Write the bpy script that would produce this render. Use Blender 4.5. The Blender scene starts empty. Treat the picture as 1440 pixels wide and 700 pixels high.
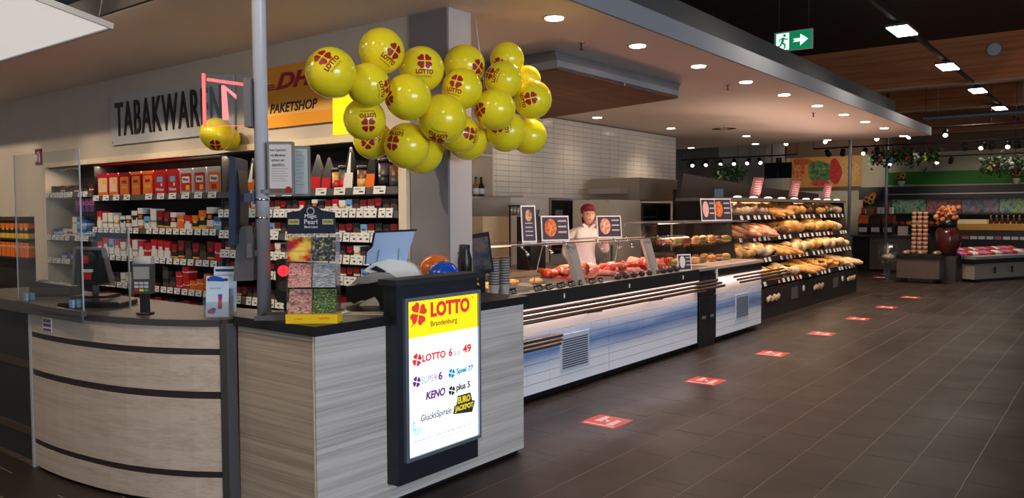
import bpy, bmesh, math, random
from mathutils import Vector, Matrix, Euler
random.seed(7)
R = math.radians
PI = math.pi
scn = bpy.context.scene
COL = scn.collection

# ------------------------------------------------------------------ camera
YAW, PITCH, ROLL, FPX = 0.65686, 0.046947, -0.004212, 1120.46
fw = Vector((math.cos(YAW)*math.cos(PITCH), math.sin(YAW)*math.cos(PITCH), -math.sin(PITCH)))
rt0 = fw.cross(Vector((0, 0, 1))).normalized(); up0 = rt0.cross(fw)
rt = math.cos(ROLL)*rt0 + math.sin(ROLL)*up0
up = -math.sin(ROLL)*rt0 + math.cos(ROLL)*up0
cam = bpy.data.objects.new('camera', bpy.data.cameras.new('camera')); COL.objects.link(cam)
m = Matrix((rt, up, -fw)).transposed().to_4x4(); m.translation = (0, 0, 1.6)
cam.matrix_world = m
cam.data.sensor_fit = 'HORIZONTAL'; cam.data.sensor_width = 36.0
cam.data.lens = FPX/1440*36.0
cam.data.clip_start = .05; cam.data.clip_end = 200
scn.camera = cam
VIEWROT = YAW - PI/2          # yaw of a thing that faces the shopper at the camera spot

# ------------------------------------------------------------------ world, exposure, lights
w = bpy.data.worlds.new('world'); scn.world = w; w.use_nodes = True
bg = w.node_tree.nodes['Background']
bg.inputs[0].default_value = (.80, .88, 1.0, 1); bg.inputs[1].default_value = .30
vs = scn.view_settings
vs.view_transform = 'Standard'; vs.look = 'None'; vs.gamma = 1.0; vs.use_curve_mapping = False
vs.exposure = 0.0
WARM = (1.0, .80, .58); PINK = (1.0, .72, .58); NEUT = (1.0, .90, .78)

def area(name, loc, size, power, color=WARM, direction=(0, 0, -1), sizey=None, spread=180):
    d = bpy.data.lights.new(name, 'AREA'); d.energy = power; d.color = color
    d.shape = 'RECTANGLE' if sizey else 'DISK'; d.size = size
    if sizey: d.size_y = sizey
    d.spread = R(spread)
    o = bpy.data.objects.new(name, d); COL.objects.link(o); o.location = loc
    o.rotation_euler = Vector(direction).to_track_quat('-Z', 'Y').to_euler()
    return o
def spot(name, loc, target, power, angle=60, color=NEUT, blend=.6, r=.04):
    d = bpy.data.lights.new(name, 'SPOT'); d.energy = power; d.color = color
    d.spot_size = R(angle); d.spot_blend = blend; d.shadow_soft_size = r
    o = bpy.data.objects.new(name, d); COL.objects.link(o); o.location = loc
    o.rotation_euler = (Vector(target)-Vector(loc)).to_track_quat('-Z', 'Y').to_euler()
    return o
# daylight of the glazed shop entrance behind the camera
area('entrance_daylight', (1.2, -6.5, 2.1), 5.0, 540, (.70, .83, 1.0), (.25, 1, -.05), 2.6)

# ------------------------------------------------------------------ materials
MATS = {}
def nt(name):
    mt = bpy.data.materials.new(name); mt.use_nodes = True
    MATS[name] = mt
    t = mt.node_tree; b = t.nodes['Principled BSDF']
    return mt, t, b
def lin(c):
    return tuple(((v/255)/12.92 if v/255 <= .04045 else ((v/255+.055)/1.055)**2.4) for v in c)
def mat(name, rgb, rough=.5, metal=0.0, emit=0.0, noise=0.0, nscale=8.0, stretch=(1, 1, 1), spec=.5, bump=0.0, coat=0.0, emitcol=None, rgb2=None, trans=0.0):
    if name in MATS: return MATS[name]
    mt, t, b = nt(name)
    c = lin(rgb)
    b.inputs['Base Color'].default_value = (*c, 1); b.inputs['Roughness'].default_value = rough
    b.inputs['Metallic'].default_value = metal; b.inputs['Specular IOR Level'].default_value = spec
    if coat: b.inputs['Coat Weight'].default_value = coat
    if trans: b.inputs['Subsurface Weight'].default_value = trans; b.inputs['Subsurface Radius'].default_value = (.05, .05, .02)
    if emit:
        b.inputs['Emission Color'].default_value = (*(lin(emitcol) if emitcol else c), 1); b.inputs['Emission Strength'].default_value = emit
    if noise or rgb2:
        tc = t.nodes.new('ShaderNodeTexCoord'); mp = t.nodes.new('ShaderNodeMapping'); mp.inputs['Scale'].default_value = stretch
        n = t.nodes.new('ShaderNodeTexNoise'); n.inputs['Scale'].default_value = nscale; n.inputs['Detail'].default_value = 6
        t.links.new(tc.outputs['Object'], mp.inputs[0]); t.links.new(mp.outputs[0], n.inputs['Vector'])
        r = t.nodes.new('ShaderNodeValToRGB')
        c2 = lin(rgb2) if rgb2 else tuple(min(1, v*(1+noise)) for v in c)
        c1 = c if rgb2 else tuple(v*(1-noise) for v in c)
        r.color_ramp.elements[0].position = .3; r.color_ramp.elements[1].position = .7
        r.color_ramp.elements[0].color = (*c1, 1); r.color_ramp.elements[1].color = (*c2, 1)
        t.links.new(n.outputs['Fac'], r.inputs[0]); t.links.new(r.outputs[0], b.inputs['Base Color'])
        if bump:
            bp = t.nodes.new('ShaderNodeBump'); bp.inputs['Strength'].default_value = bump; bp.inputs['Distance'].default_value = .01
            t.links.new(n.outputs['Fac'], bp.inputs['Height']); t.links.new(bp.outputs[0], b.inputs['Normal'])
    return mt
def wood(name, rgb, rgb2, axis='x', scale=1.0, rough=.5):
    if name in MATS: return MATS[name]
    mt, t, b = nt(name)
    tc = t.nodes.new('ShaderNodeTexCoord'); mp = t.nodes.new('ShaderNodeMapping')
    s = {'x': (.38, 10, 24), 'y': (10, .38, 24), 'z': (14, 14, .4)}[axis]
    mp.inputs['Scale'].default_value = tuple(v*scale for v in s)
    n = t.nodes.new('ShaderNodeTexNoise'); n.inputs['Scale'].default_value = 1.0; n.inputs['Detail'].default_value = 8; n.inputs['Roughness'].default_value = .65; n.inputs['Distortion'].default_value = .6
    n2 = t.nodes.new('ShaderNodeTexNoise'); n2.inputs['Scale'].default_value = 5.0; n2.inputs['Detail'].default_value = 3
    mx = t.nodes.new('ShaderNodeMath'); mx.operation = 'MULTIPLY_ADD'; mx.inputs[1].default_value = .35
    r = t.nodes.new('ShaderNodeValToRGB'); r.color_ramp.elements[0].position = .44; r.color_ramp.elements[1].position = .76
    r.color_ramp.elements[0].color = (*lin(rgb2), 1); r.color_ramp.elements[1].color = (*lin(rgb), 1)
    t.links.new(tc.outputs['Object'], mp.inputs[0]); t.links.new(mp.outputs[0], n.inputs['Vector']); t.links.new(mp.outputs[0], n2.inputs['Vector'])
    t.links.new(n2.outputs['Fac'], mx.inputs[0]); t.links.new(n.outputs['Fac'], mx.inputs[2])
    t.links.new(mx.outputs[0], r.inputs[0]); t.links.new(r.outputs[0], b.inputs['Base Color'])
    b.inputs['Roughness'].default_value = rough
    return mt
def glass(name, tint=(1, 1, 1), alpha=.06, rough=.02):
    if name in MATS: return MATS[name]
    mt, t, b = nt(name); t.nodes.remove(b)
    out = t.nodes['Material Output']
    tr = t.nodes.new('ShaderNodeBsdfTransparent'); tr.inputs[0].default_value = (*tint, 1)
    gl = t.nodes.new('ShaderNodeBsdfGlossy'); gl.inputs['Roughness'].default_value = rough
    fr = t.nodes.new('ShaderNodeLayerWeight'); fr.inputs[0].default_value = .5
    pw = t.nodes.new('ShaderNodeMath'); pw.operation = 'POWER'; pw.inputs[1].default_value = 5.0
    ad = t.nodes.new('ShaderNodeMath'); ad.operation = 'MULTIPLY_ADD'; ad.inputs[1].default_value = .5; ad.inputs[2].default_value = alpha
    ad.use_clamp = True
    mi = t.nodes.new('ShaderNodeMixShader')
    t.links.new(fr.outputs['Facing'], pw.inputs[0]); t.links.new(pw.outputs[0], ad.inputs[0]); t.links.new(ad.outputs[0], mi.inputs[0])
    t.links.new(tr.outputs[0], mi.inputs[1]); t.links.new(gl.outputs[0], mi.inputs[2]); t.links.new(mi.outputs[0], out.inputs[0])
    return mt
def banded(name, stops, axis=2, lo=0.0, hi=1.0, rough=.5, emit=0.0, noise=0.0):
    """flat print: colour bands along one object axis (constant ramp)"""
    if name in MATS: return MATS[name]
    mt, t, b = nt(name)
    tc = t.nodes.new('ShaderNodeTexCoord'); sp = t.nodes.new('ShaderNodeSeparateXYZ'); mr = t.nodes.new('ShaderNodeMapRange')
    mr.inputs[1].default_value = lo; mr.inputs[2].default_value = hi
    r = t.nodes.new('ShaderNodeValToRGB'); r.color_ramp.interpolation = 'CONSTANT'
    els = r.color_ramp.elements
    els[0].position = stops[0][0]; els[0].color = (*lin(stops[0][1]), 1)
    els[1].position = stops[1][0]; els[1].color = (*lin(stops[1][1]), 1)
    for p, c in stops[2:]:
        e = els.new(p); e.color = (*lin(c), 1)
    t.links.new(tc.outputs['Object'], sp.inputs[0]); t.links.new(sp.outputs[axis], mr.inputs[0]); t.links.new(mr.outputs[0], r.inputs[0])
    t.links.new(r.outputs[0], b.inputs['Base Color']); b.inputs['Roughness'].default_value = rough
    if emit:
        t.links.new(r.outputs[0], b.inputs['Emission Color']); b.inputs['Emission Strength'].default_value = emit
    return mt
def blotch(name, cols, scale=6.0, rough=.5, emit=0.0, stretch=(1, 1, 1), detail=3):
    """patchy print or food surface: noise through a many-coloured ramp"""
    if name in MATS: return MATS[name]
    mt, t, b = nt(name)
    tc = t.nodes.new('ShaderNodeTexCoord'); mp = t.nodes.new('ShaderNodeMapping'); mp.inputs['Scale'].default_value = stretch
    n = t.nodes.new('ShaderNodeTexNoise'); n.inputs['Scale'].default_value = scale; n.inputs['Detail'].default_value = detail
    r = t.nodes.new('ShaderNodeValToRGB'); els = r.color_ramp.elements
    k = len(cols)
    els[0].position = .3; els[0].color = (*lin(cols[0]), 1); els[1].position = .7; els[1].color = (*lin(cols[-1]), 1)
    for i in range(1, k-1):
        e = els.new(.3+.4*i/(k-1)); e.color = (*lin(cols[i]), 1)
    t.links.new(tc.outputs['Object'], mp.inputs[0]); t.links.new(mp.outputs[0], n.inputs['Vector']); t.links.new(n.outputs['Fac'], r.inputs[0])
    t.links.new(r.outputs[0], b.inputs['Base Color']); b.inputs['Roughness'].default_value = rough
    if emit:
        t.links.new(r.outputs[0], b.inputs['Emission Color']); b.inputs['Emission Strength'].default_value = emit
    return mt

M = dict(
    wall=mat('wall_paint', (196, 184, 168), .8, noise=.03, nscale=3),
    ceil=mat('ceiling_plaster', (232, 212, 198), .85),
    fascia=mat('fascia_paint', (138, 137, 140), .8),
    dark_fascia=mat('dark_fascia', (70, 68, 68), .8),
    roof=wood('roof_boards', (54, 38, 26), (38, 26, 17), 'y', .6, .8),
    beam=wood('beam_wood', (186, 112, 62), (140, 78, 40), 'y', .5, .7),
    pale=mat('pale_laminate', (226, 208, 182), .5),
    black=mat('black_laminate', (24, 23, 24), .35),
    blackm=mat('black_matte', (20, 20, 21), .6),
    dgrey=mat('dark_grey', (62, 58, 58), .5),
    mgrey=mat('mid_grey', (118, 114, 112), .5),
    lgrey=mat('light_grey', (186, 184, 182), .5),
    white=mat('white_paint', (236, 234, 230), .45),
    steel=mat('stainless_steel', (168, 162, 154), .38, .4),
    chrome=mat('chrome', (220, 218, 215), .12, 1.0),
    bronze=mat('bronze_tube', (74, 54, 44), .45, .2),
    alu=mat('aluminium', (158, 162, 172), .38, .75),
    paper=mat('tag_paper', (238, 236, 230), .6),
    ink=mat('ink_black', (26, 24, 26), .6),
    red=mat('print_red', (206, 30, 38), .5),
    dred=mat('print_dark_red', (168, 14, 30), .5),
    yellow=mat('print_yellow', (252, 214, 20), .5),
    orange=mat('print_orange', (236, 120, 24), .5),
    blue=mat('print_blue', (36, 84, 176), .5),
    glass=glass('clear_glass'), plexi=glass('plexiglass', (.95, .96, .96), .09),
    film=glass('clear_plastic', (.93, .93, .93), .12, .15),
)

# ------------------------------------------------------------------ mesh building
class MB:
    def __init__(s): s.v = []; s.f = []; s.m = []; s.sm = []
    def add(s, vs_, fs_, mi=0, smooth=False):
        b = len(s.v); s.v += [tuple(p) for p in vs_]
        for f in fs_:
            s.f.append([b+i for i in f]); s.m.append(mi); s.sm.append(smooth)
        return s
    def box(s, x0, x1, y0, y1, z0, z1, mi=0):
        v = [(x0,y0,z0),(x1,y0,z0),(x1,y1,z0),(x0,y1,z0),(x0,y0,z1),(x1,y0,z1),(x1,y1,z1),(x0,y1,z1)]
        return s.add(v, [(0,3,2,1),(4,5,6,7),(0,1,5,4),(1,2,6,5),(2,3,7,6),(3,0,4,7)], mi)
    def rbox(s, x0, x1, y0, y1, z0, z1, r=.01, n=3, mi=0):
        """box with rounded vertical... rounded outline in x-z, extruded along y"""
        pts = []
        for cx, cz, a0 in ((x1-r, z0+r, -90), (x1-r, z1-r, 0), (x0+r, z1-r, 90), (x0+r, z0+r, 180)):
            for i in range(n+1):
                a = R(a0+90*i/n); pts.append((cx+r*math.cos(a), cz+r*math.sin(a)))
        return s.prism(pts, y0, y1, 'y', mi)
    def prism(s, pts, a, b, axis='y', mi=0, smooth=False):
        n = len(pts)
        if axis == 'y': mk = lambda p, t: (p[0], t, p[1])
        elif axis == 'z': mk = lambda p, t: (p[0], p[1], t)
        else: mk = lambda p, t: (t, p[0], p[1])
        v = [mk(p, a) for p in pts]+[mk(p, b) for p in pts]
        fl = axis != 'z'
        c0 = list(range(n)); c1 = [n+i for i in range(n)][::-1]
        if axis == 'y': caps = [c0, c1]
        else: caps = [c0[::-1], c1[::-1]]
        s.add(v, caps, mi)
        b0 = len(s.v)-2*n
        for i in range(n):
            j = (i+1) % n
            q = [b0+i, b0+n+i, b0+n+j, b0+j] if axis == 'y' else [b0+i, b0+j, b0+n+j, b0+n+i]
            s.f.append(q); s.m.append(mi); s.sm.append(smooth)
        return s
    def cyl(s, p0, p1, r0, r1=None, n=12, mi=0, cap=True):
        r1 = r0 if r1 is None else r1
        p0 = Vector(p0); p1 = Vector(p1); d = (p1-p0).normalized()
        a = d.orthogonal().normalized(); b = d.cross(a)
        v = []
        for p, r in ((p0, r0), (p1, r1)):
            for i in range(n):
                t = 2*PI*i/n; v.append(p+a*(r*math.cos(t))+b*(r*math.sin(t)))
        s.add(v, [(i, (i+1) % n, n+(i+1) % n, n+i) for i in range(n)], mi, True)
        if cap:
            b0 = len(s.v)-2*n
            s.f.append([b0+i for i in range(n)][::-1]); s.m.append(mi); s.sm.append(False)
            s.f.append([b0+n+i for i in range(n)]); s.m.append(mi); s.sm.append(False)
        return s
    def tube(s, pts, r, n=8, mi=0):
        for a, b in zip(pts[:-1], pts[1:]): s.cyl(a, b, r, n=n, mi=mi)
        return s
    def lathe(s, prof, c=(0, 0, 0), n=16, mi=0, smooth=True):
        v = []; k = len(prof)
        for r, z in prof:
            for i in range(n):
                t = 2*PI*i/n; v.append((c[0]+r*math.cos(t), c[1]+r*math.sin(t), c[2]+z))
        f = []
        for j in range(k-1):
            for i in range(n):
                f.append((j*n+i, j*n+(i+1) % n, (j+1)*n+(i+1) % n, (j+1)*n+i))
        s.add(v, f, mi, smooth)
        b0 = len(s.v)-k*n
        s.f.append([b0+i for i in range(n)][::-1]); s.m.append(mi); s.sm.append(False)
        s.f.append([b0+(k-1)*n+i for i in range(n)]); s.m.append(mi); s.sm.append(False)
        return s
    def ell(s, c, r, seg=12, rings=8, mi=0, fn=None, rot=None):
        if not hasattr(r, '__len__'): r = (r, r, r)
        v = []
        def put(x, y, z):
            p = Vector((x*r[0], y*r[1], z*r[2]))
            if fn: p = Vector(fn(p))
            if rot is not None: p = rot @ p
            v.append(p+Vector(c))
        put(0, 0, -1)
        for j in range(1, rings):
            a = -PI/2+PI*j/rings
            for i in range(seg):
                t = 2*PI*i/seg; put(math.cos(a)*math.cos(t), math.cos(a)*math.sin(t), math.sin(a))
        put(0, 0, 1)
        f = [(0, 1+(i+1) % seg, 1+i) for i in range(seg)]
        for j in range(rings-2):
            for i in range(seg):
                f.append((1+j*seg+i, 1+j*seg+(i+1) % seg, 1+(j+1)*seg+(i+1) % seg, 1+(j+1)*seg+i))
        l = len(v)-1; o = 1+(rings-2)*seg
        f += [(l, o+i, o+(i+1) % seg) for i in range(seg)]
        return s.add(v, f, mi, True)
    def poly(s, pts, mi=0):
        return s.add(pts, [tuple(range(len(pts)))], mi)
    def mesh(s, name, mats):
        me = bpy.data.meshes.new(name); me.from_pydata(s.v, [], s.f)
        for mt in (mats if isinstance(mats, (list, tuple)) else [mats]): me.materials.append(mt)
        me.polygons.foreach_set('material_index', s.m); me.polygons.foreach_set('use_smooth', s.sm)
        if len(s.f) > 1:
            bm = bmesh.new(); bm.from_mesh(me); bmesh.ops.recalc_face_normals(bm, faces=bm.faces[:]); bm.to_mesh(me); bm.free()
        me.update(); return me
def obj(name, mb, mats, parent=None, loc=None, rot=None):
    me = mb.mesh(name, mats) if isinstance(mb, MB) else mb
    o = bpy.data.objects.new(name, me); COL.objects.link(o)
    if parent: o.parent = parent
    if loc: o.location = loc
    if rot: o.rotation_euler = rot
    return o
def tag(o, label, cat, group=None, kind=None):
    o['label'] = label; o['category'] = cat
    if group: o['group'] = group
    if kind: o['kind'] = kind
    return o
def thing(name, label, cat, loc=(0, 0, 0), rz=0.0, group=None):
    o = bpy.data.objects.new(name, None); COL.objects.link(o); o.empty_display_size = .1
    o.location = loc; o.rotation_euler = (0, 0, rz)
    return tag(o, label, cat, group)
def struct(name, mb, mats, label=None, parent=None):
    o = obj(name, mb, mats, parent)
    if not parent:
        o['kind'] = 'structure'
        if label: o['label'] = label
    return o
def kids(o):
    return [c for c in COL.objects if c.parent == o]
def dup(root, loc, rz=None, label=None, group=None, parts=None, scale=None):
    r = root.copy(); COL.objects.link(r); r.location = loc
    if rz is not None: r.rotation_euler = (0, 0, rz)
    if scale: r.scale = scale
    if label: r['label'] = label
    if group: r['group'] = group
    for ch, gs in (parts or []):
        c = ch.copy(); COL.objects.link(c); c.parent = r
        for g in gs:
            d = g.copy(); COL.objects.link(d); d.parent = c
    return r
def tree(root):
    return [(c, list(c.children)) for c in root.children]
_dg = None
def text_mb(s, size=.1, bold=0.0, shear=0.0, align='CENTER', depth=.0006, sx=1.0, spacing=1.0):
    """flat lettering in the x-z plane, facing -y, baseline at z = 0"""
    cu = bpy.data.curves.new('t', 'FONT'); cu.body = s; cu.size = size; cu.align_x = align; cu.shear = shear
    cu.offset = bold*size; cu.resolution_u = 3; cu.space_character = spacing
    if depth: cu.extrude = depth
    o = bpy.data.objects.new('t', cu); COL.objects.link(o)
    dg = bpy.context.evaluated_depsgraph_get()
    me = bpy.data.meshes.new_from_object(o.evaluated_get(dg))
    mb = MB()
    mb.add([(v.co.x*sx, -v.co.z, v.co.y) for v in me.vertices], [tuple(p.vertices) for p in me.polygons])
    bpy.data.objects.remove(o); bpy.data.curves.remove(cu); bpy.data.meshes.remove(me)
    return mb
def shift(mb, dx=0, dy=0, dz=0, rot=None):
    if rot is not None: mb.v = [tuple(rot @ Vector(p)) for p in mb.v]
    mb.v = [(p[0]+dx, p[1]+dy, p[2]+dz) for p in mb.v]; return mb
def merge(a, b, mi=None):
    k = len(a.v); a.v += b.v
    for f, mm, sm in zip(b.f, b.m, b.sm):
        a.f.append([k+i for i in f]); a.m.append(mm if mi is None else mi); a.sm.append(sm)
    return a
def clover_mb(s, rot=0.0, d=.0006, mi=0, mb=None, c=(0, 0), stem=True):
    """four heart-shaped leaves and a stem, in the x-z plane facing -y"""
    mb = mb or MB()
    for k in range(4):
        a = rot+PI/4+k*PI/2; ca, sa = math.cos(a), math.sin(a)
        hp = [(.06, 0), (.30, -.24), (.46, -.27), (.56, -.16), (.52, 0), (.56, .16), (.46, .27), (.30, .24)]
        pts = [(c[0]+s*(x*ca-y*sa), c[1]+s*(x*sa+y*ca)) for x, y in hp]
        if d: mb.prism(pts, -d, d, 'y', mi)
        else: mb.poly([(p[0], 0, p[1]) for p in pts], mi)
    if stem and d:
        a = rot-PI/2-.45
        p0 = (c[0]+.04*s*math.cos(a), c[1]+.04*s*math.sin(a)); p1 = (c[0]+.75*s*math.cos(a), c[1]+.75*s*math.sin(a))
        nx, ny = -math.sin(a)*.025*s, math.cos(a)*.025*s
        mb.prism([(p0[0]-nx, p0[1]-ny), (p1[0]-nx, p1[1]-ny), (p1[0]+nx, p1[1]+ny), (p0[0]+nx, p0[1]+ny)], -d, d, 'y', mi)
    return mb
# ================================================================== THE SETTING
CEIL = 3.10
# ---- floor: tiles 31 x 62 cm in running rows
def proj(p):
    d = Vector(p)-Vector((0, 0, 1.6)); c = d.dot(fw)
    if c < .3: return None
    return (720+FPX*d.dot(rt)/c, 350-FPX*d.dot(up)/c, c)
tile_mt, t, b = nt('floor_tile')
tc = t.nodes.new('ShaderNodeTexCoord'); n1 = t.nodes.new('ShaderNodeTexNoise'); n1.inputs['Scale'].default_value = 1.1; n1.inputs['Detail'].default_value = 6
mp = t.nodes.new('ShaderNodeMapping'); mp.inputs['Scale'].default_value = (3, 60, 1)
n2 = t.nodes.new('ShaderNodeTexNoise'); n2.inputs['Scale'].default_value = 1.0; n2.inputs['Detail'].default_value = 4
oi = t.nodes.new('ShaderNodeNewGeometry')
t.links.new(oi.outputs['Position'], mp.inputs[0]); t.links.new(mp.outputs[0], n2.inputs['Vector']); t.links.new(oi.outputs['Position'], n1.inputs['Vector'])
ad = t.nodes.new('ShaderNodeMath'); ad.operation = 'ADD'; t.links.new(n1.outputs['Fac'], ad.inputs[0]); t.links.new(n2.outputs['Fac'], ad.inputs[1])
cr = t.nodes.new('ShaderNodeValToRGB'); cr.color_ramp.elements[0].position = .7; cr.color_ramp.elements[1].position = 1.3
cr.color_ramp.elements[0].color = (*lin((38, 27, 19)), 1); cr.color_ramp.elements[1].color = (*lin((47, 34, 24)), 1)
hv = t.nodes.new('ShaderNodeMath'); hv.operation = 'MULTIPLY'; hv.inputs[1].default_value = 1.0
t.links.new(ad.outputs[0], cr.inputs[0]); t.links.new(cr.outputs[0], b.inputs['Base Color']); b.inputs['Roughness'].default_value = .36
b.inputs['Specular IOR Level'].default_value = .36
mr = t.nodes.new('ShaderNodeMapRange'); mr.inputs[1].default_value = .35; mr.inputs[2].default_value = .65; mr.inputs[3].default_value = .34; mr.inputs[4].default_value = .5
t.links.new(n1.outputs['Fac'], mr.inputs[0]); t.links.new(mr.outputs[0], b.inputs['Roughness'])
grout = mat('grout', (176, 162, 148), .8)
fl = MB(); fl.box(-3, 34, -9, 16, -.2, -.0015)
floor = struct('floor', fl, grout, 'dark grey-brown floor tiles laid in long rows')
TW, TL, G = .3125, .625, .0026
tiles = []
for j in range(-22, 40):
    y0 = .0925+TW*j
    off = [0, .208, .417][(j*2) % 3]+.12
    xs = 4.127+off-TL*14
    i = 0
    while xs+i*TL < 27.5:
        x0 = xs+i*TL; i += 1
        x1 = x0+TL
        segs = [(x0, x1)]
        if x0 < 4.127-.02 < x1-.04: segs = [(x0, 4.127), (4.127, x1)]
        for a, c in segs:
            q = proj(((a+c)/2, y0+TW/2, 0))
            big = 0
            if q and -60 < q[0] < 1500 and 330 < q[1] < 760:
                big = (c-a)*TW/q[2]**3
            tiles.append((big, a, c, y0))
tiles.sort(reverse=True)
tm_cache = {}
for n_, (big, a, c, y0) in enumerate(tiles[:290]):
    k = round(c-a, 3)
    if k not in tm_cache:
        mb = MB(); mb.box(G, k-G, G, TW-G, -.012, 0); tm_cache[k] = mb.mesh('tile', tile_mt)
    o = obj('tile', tm_cache[k], None, floor, (a, y0, 0))
mb = MB()
for big, a, c, y0 in tiles[290:]: 
    if -2 < a and -4 < y0: mb.box(a+G, c-G, y0+G, y0+TW-G, -.012, 0)
o = obj('far_tile_field', mb, tile_mt, floor); o['kind'] = 'stuff'

# ---- roof and glulam beams
mb = MB(); mb.box(-4, 34, -10, 17, 5.0, 5.2)
struct('ceiling', mb, M['roof'], 'dark timber roof deck high above the sales floor')
for i, (bx, z0) in enumerate(((18.0, 4.11), (22.3, 4.11), (26.4, 3.88))):
    mb = MB(); mb.box(bx, bx+.24, -10, 17, z0, 4.999)
    o = struct('trim_%d' % (i+1), mb, M['beam'], ['nearest orange-brown glulam roof beam', 'middle orange-brown glulam roof beam', 'farthest orange-brown glulam roof beam'][i])
    mb = MB(); mb.box(bx-.03, bx+.27, -10, 17, z0-.035, z0-.001)
    obj('edge_strip', mb, mat('beam_edge', (170, 140, 116), .6), o)
# ---- canopy: low plaster ceiling over tobacco and deli
mb = MB()
mb.box(2.98, 17.97, 3.19, 13.6, CEIL, CEIL+.165)
can = struct('ceiling_canopy', mb, M['ceil'], 'low plaster canopy ceiling over the serving counters')
can['kind'] = 'structure'; can.name = 'ceiling.001'
mb = MB(); mb.box(2.95, 18.0, 3.165, 3.189, CEIL, CEIL+.165); mb.box(17.971, 18.0, 3.19, 13.6, CEIL, CEIL+.165)
obj('fascia', mb, M['fascia'], can)
mb = MB(); mb.box(2.95, 2.979, 3.19, 13.6, CEIL+.002, CEIL+.165); obj('end_fascia', mb, mat('end_fascia', (40, 36, 34), .8), can)
mb = MB(); mb.box(3.6, 16.84, 3.6, 3.75, CEIL+.166, 3.70); mb.box(16.69, 16.84, 3.75, 13, CEIL+.166, 3.7)
obj('upper_fascia', mb, M['dark_fascia'], can)
# sprinklers / ceiling vent
mb = MB(); mb.cyl((13.9, 5.84, CEIL-.012), (13.9, 5.84, CEIL-.001), .26, n=28)
vent = thing('ceiling_vent', 'round swirl air vent set into the canopy ceiling above the bread wall', 'vent', (0, 0, 0))
obj('plate', mb, M['ceil'], vent)
for k in range(16):
    a = 2*PI*k/16; mb = MB(); c_, s_ = math.cos(a), math.sin(a)
    mb.prism([(13.9+.09*c_-.008*s_, 5.84+.09*s_+.008*c_), (13.9+.09*c_+.008*s_, 5.84+.09*s_-.008*c_), (13.9+.22*c_+.02*s_, 5.84+.22*s_-.02*c_), (13.9+.22*c_-.02*s_, 5.84+.22*s_+.02*c_)], CEIL-.016, CEIL-.0125, 'z')
    obj('slot', mb, M['blackm'], vent)
for (sx, sy, lab) in ((6.07, 3.89, 'sprinkler head beside the dark timber hood panel'), (9.17, 3.81, 'sprinkler head in the canopy past the fourth downlight'), (12.62, 3.86, 'small sprinkler head above the bread wall')):
    s = thing('sprinkler', lab, 'sprinkler', (sx, sy, CEIL), group='canopy sprinklers')
    mb = MB(); mb.lathe([(.03, -.006), (.034, -.0005)], n=12); obj('rosette', mb, M['chrome'], s)
    mb = MB(); mb.cyl((0, 0, -.006), (0, 0, -.06), .009, n=8); mb.cyl((0, 0, -.06), (0, 0, -.064), .02, n=10); obj('head', mb, mat('brass_red', (120, 40, 34), .4, .3), s)
# downlights
dl_e = mat('downlight_lens', (255, 236, 214), .4, emit=14.0, emitcol=(255, 226, 196))
def downlight(x, y, lab, grp, power, color=PINK, r=.075, ang=128):
    d = thing('downlight', lab, 'downlight', (x, y, CEIL), group=grp)
    mb = MB(); mb.lathe([(r, -.003), (r+.018, -.006), (r+.02, -.0005)], n=20); obj('trim_ring', mb, M['lgrey'], d)
    mb = MB(); mb.cyl((0, 0, -.012), (0, 0, -.0035), r-.004, n=20); obj('lens', mb, dl_e, d)
    if power: spot('downlight_beam', (x, y, CEIL-.05), (x, y, 0), power, ang, color, .8, .06)
nth = ['nearest', 'second', 'third', 'fourth', 'fifth', 'sixth', 'seventh', 'eighth', 'ninth', 'farthest']
for i, x in enumerate((5.16, 6.49, 7.79, 9.09, 10.4, 11.8, 13.15, 14.45, 15.78, 17.7)):
    downlight(x, 3.555 if i < 9 else 3.62, nth[i]+' glowing downlight in the row along the canopy edge', 'downlights along the canopy edge', 72)
for x, y, lab, pw in ((15.65, 6.1, 'glowing downlight in the canopy behind the bread wall', 50), (17.6, 6.65, 'downlight at the canopy end edge, above the black screens', 30), (17.7, 8.25, 'leftmost downlight at the canopy end, beside the tile wall corner', 30), (17.65, 5.1, 'downlight at the canopy end edge, above the red poster', 30), (13.3, 6.6, 'downlight washing the ceiling corner near the tile wall', 40)):
    downlight(x, y, lab, 'inner canopy downlights', pw, WARM)
for x in (9.3, 11.0): downlight(x, 6.75, 'downlight close to the white tile wall, %s' % ('left one' if x < 10 else 'right one'), 'kitchen downlights', 12, WARM, ang=120)
for y in (): downlight(3.55, y, 'downlight above the tobacco shelves, %s from the pillar' % {5.4: 'first', 7.4: 'second', 9.2: 'third', 10.9: 'fourth'}[y], 'downlights over the tobacco shelves', 0, WARM)
# light strip in the top of the tobacco shelf edge washes the goods and the sign wall
# ---- walls
XW, XF = 4.40, 4.35
mb = MB()
mb.box(4.40, 4.65, 3.97, 4.36, 0, CEIL-.001)
o = struct('wall_pillar', mb, mat('pillar_white', (192, 181, 176), .45), 'white end face of the partition wall between tobacco and deli')
mb = MB(); mb.box(4.80, 4.95, 4.361, 13.4, 0, CEIL-.001); mb.box(4.40, 4.80, 4.361, 11.2, 2.16, CEIL-.001); mb.box(4.40, 4.80, 10.79, 11.2, 0, 2.16)
mb.box(4.40, 4.80, 11.2, 13.4, 1.56, CEIL-.001)
struct('wall_left', mb, M['wall'], 'beige partition wall carrying the shop signs')
mb = MB(); mb.box(4.385, 4.399, 3.975, 4.36, 0, CEIL-.01)
struct('trim_4', mb, mat('grey_panel', (122, 118, 120), .35), 'tall grey glossy panel at the pillar beside the tobacco shelf')
mb = MB(); mb.box(3.9, 4.95, 13.4, 13.6, 0, CEIL-.001); mb.box(-3, 3.9, 13.4, 13.6, 0, 5)
struct('wall_corner', mb, M['wall'], 'beige wall at the far left end of the tobacco run')
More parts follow.
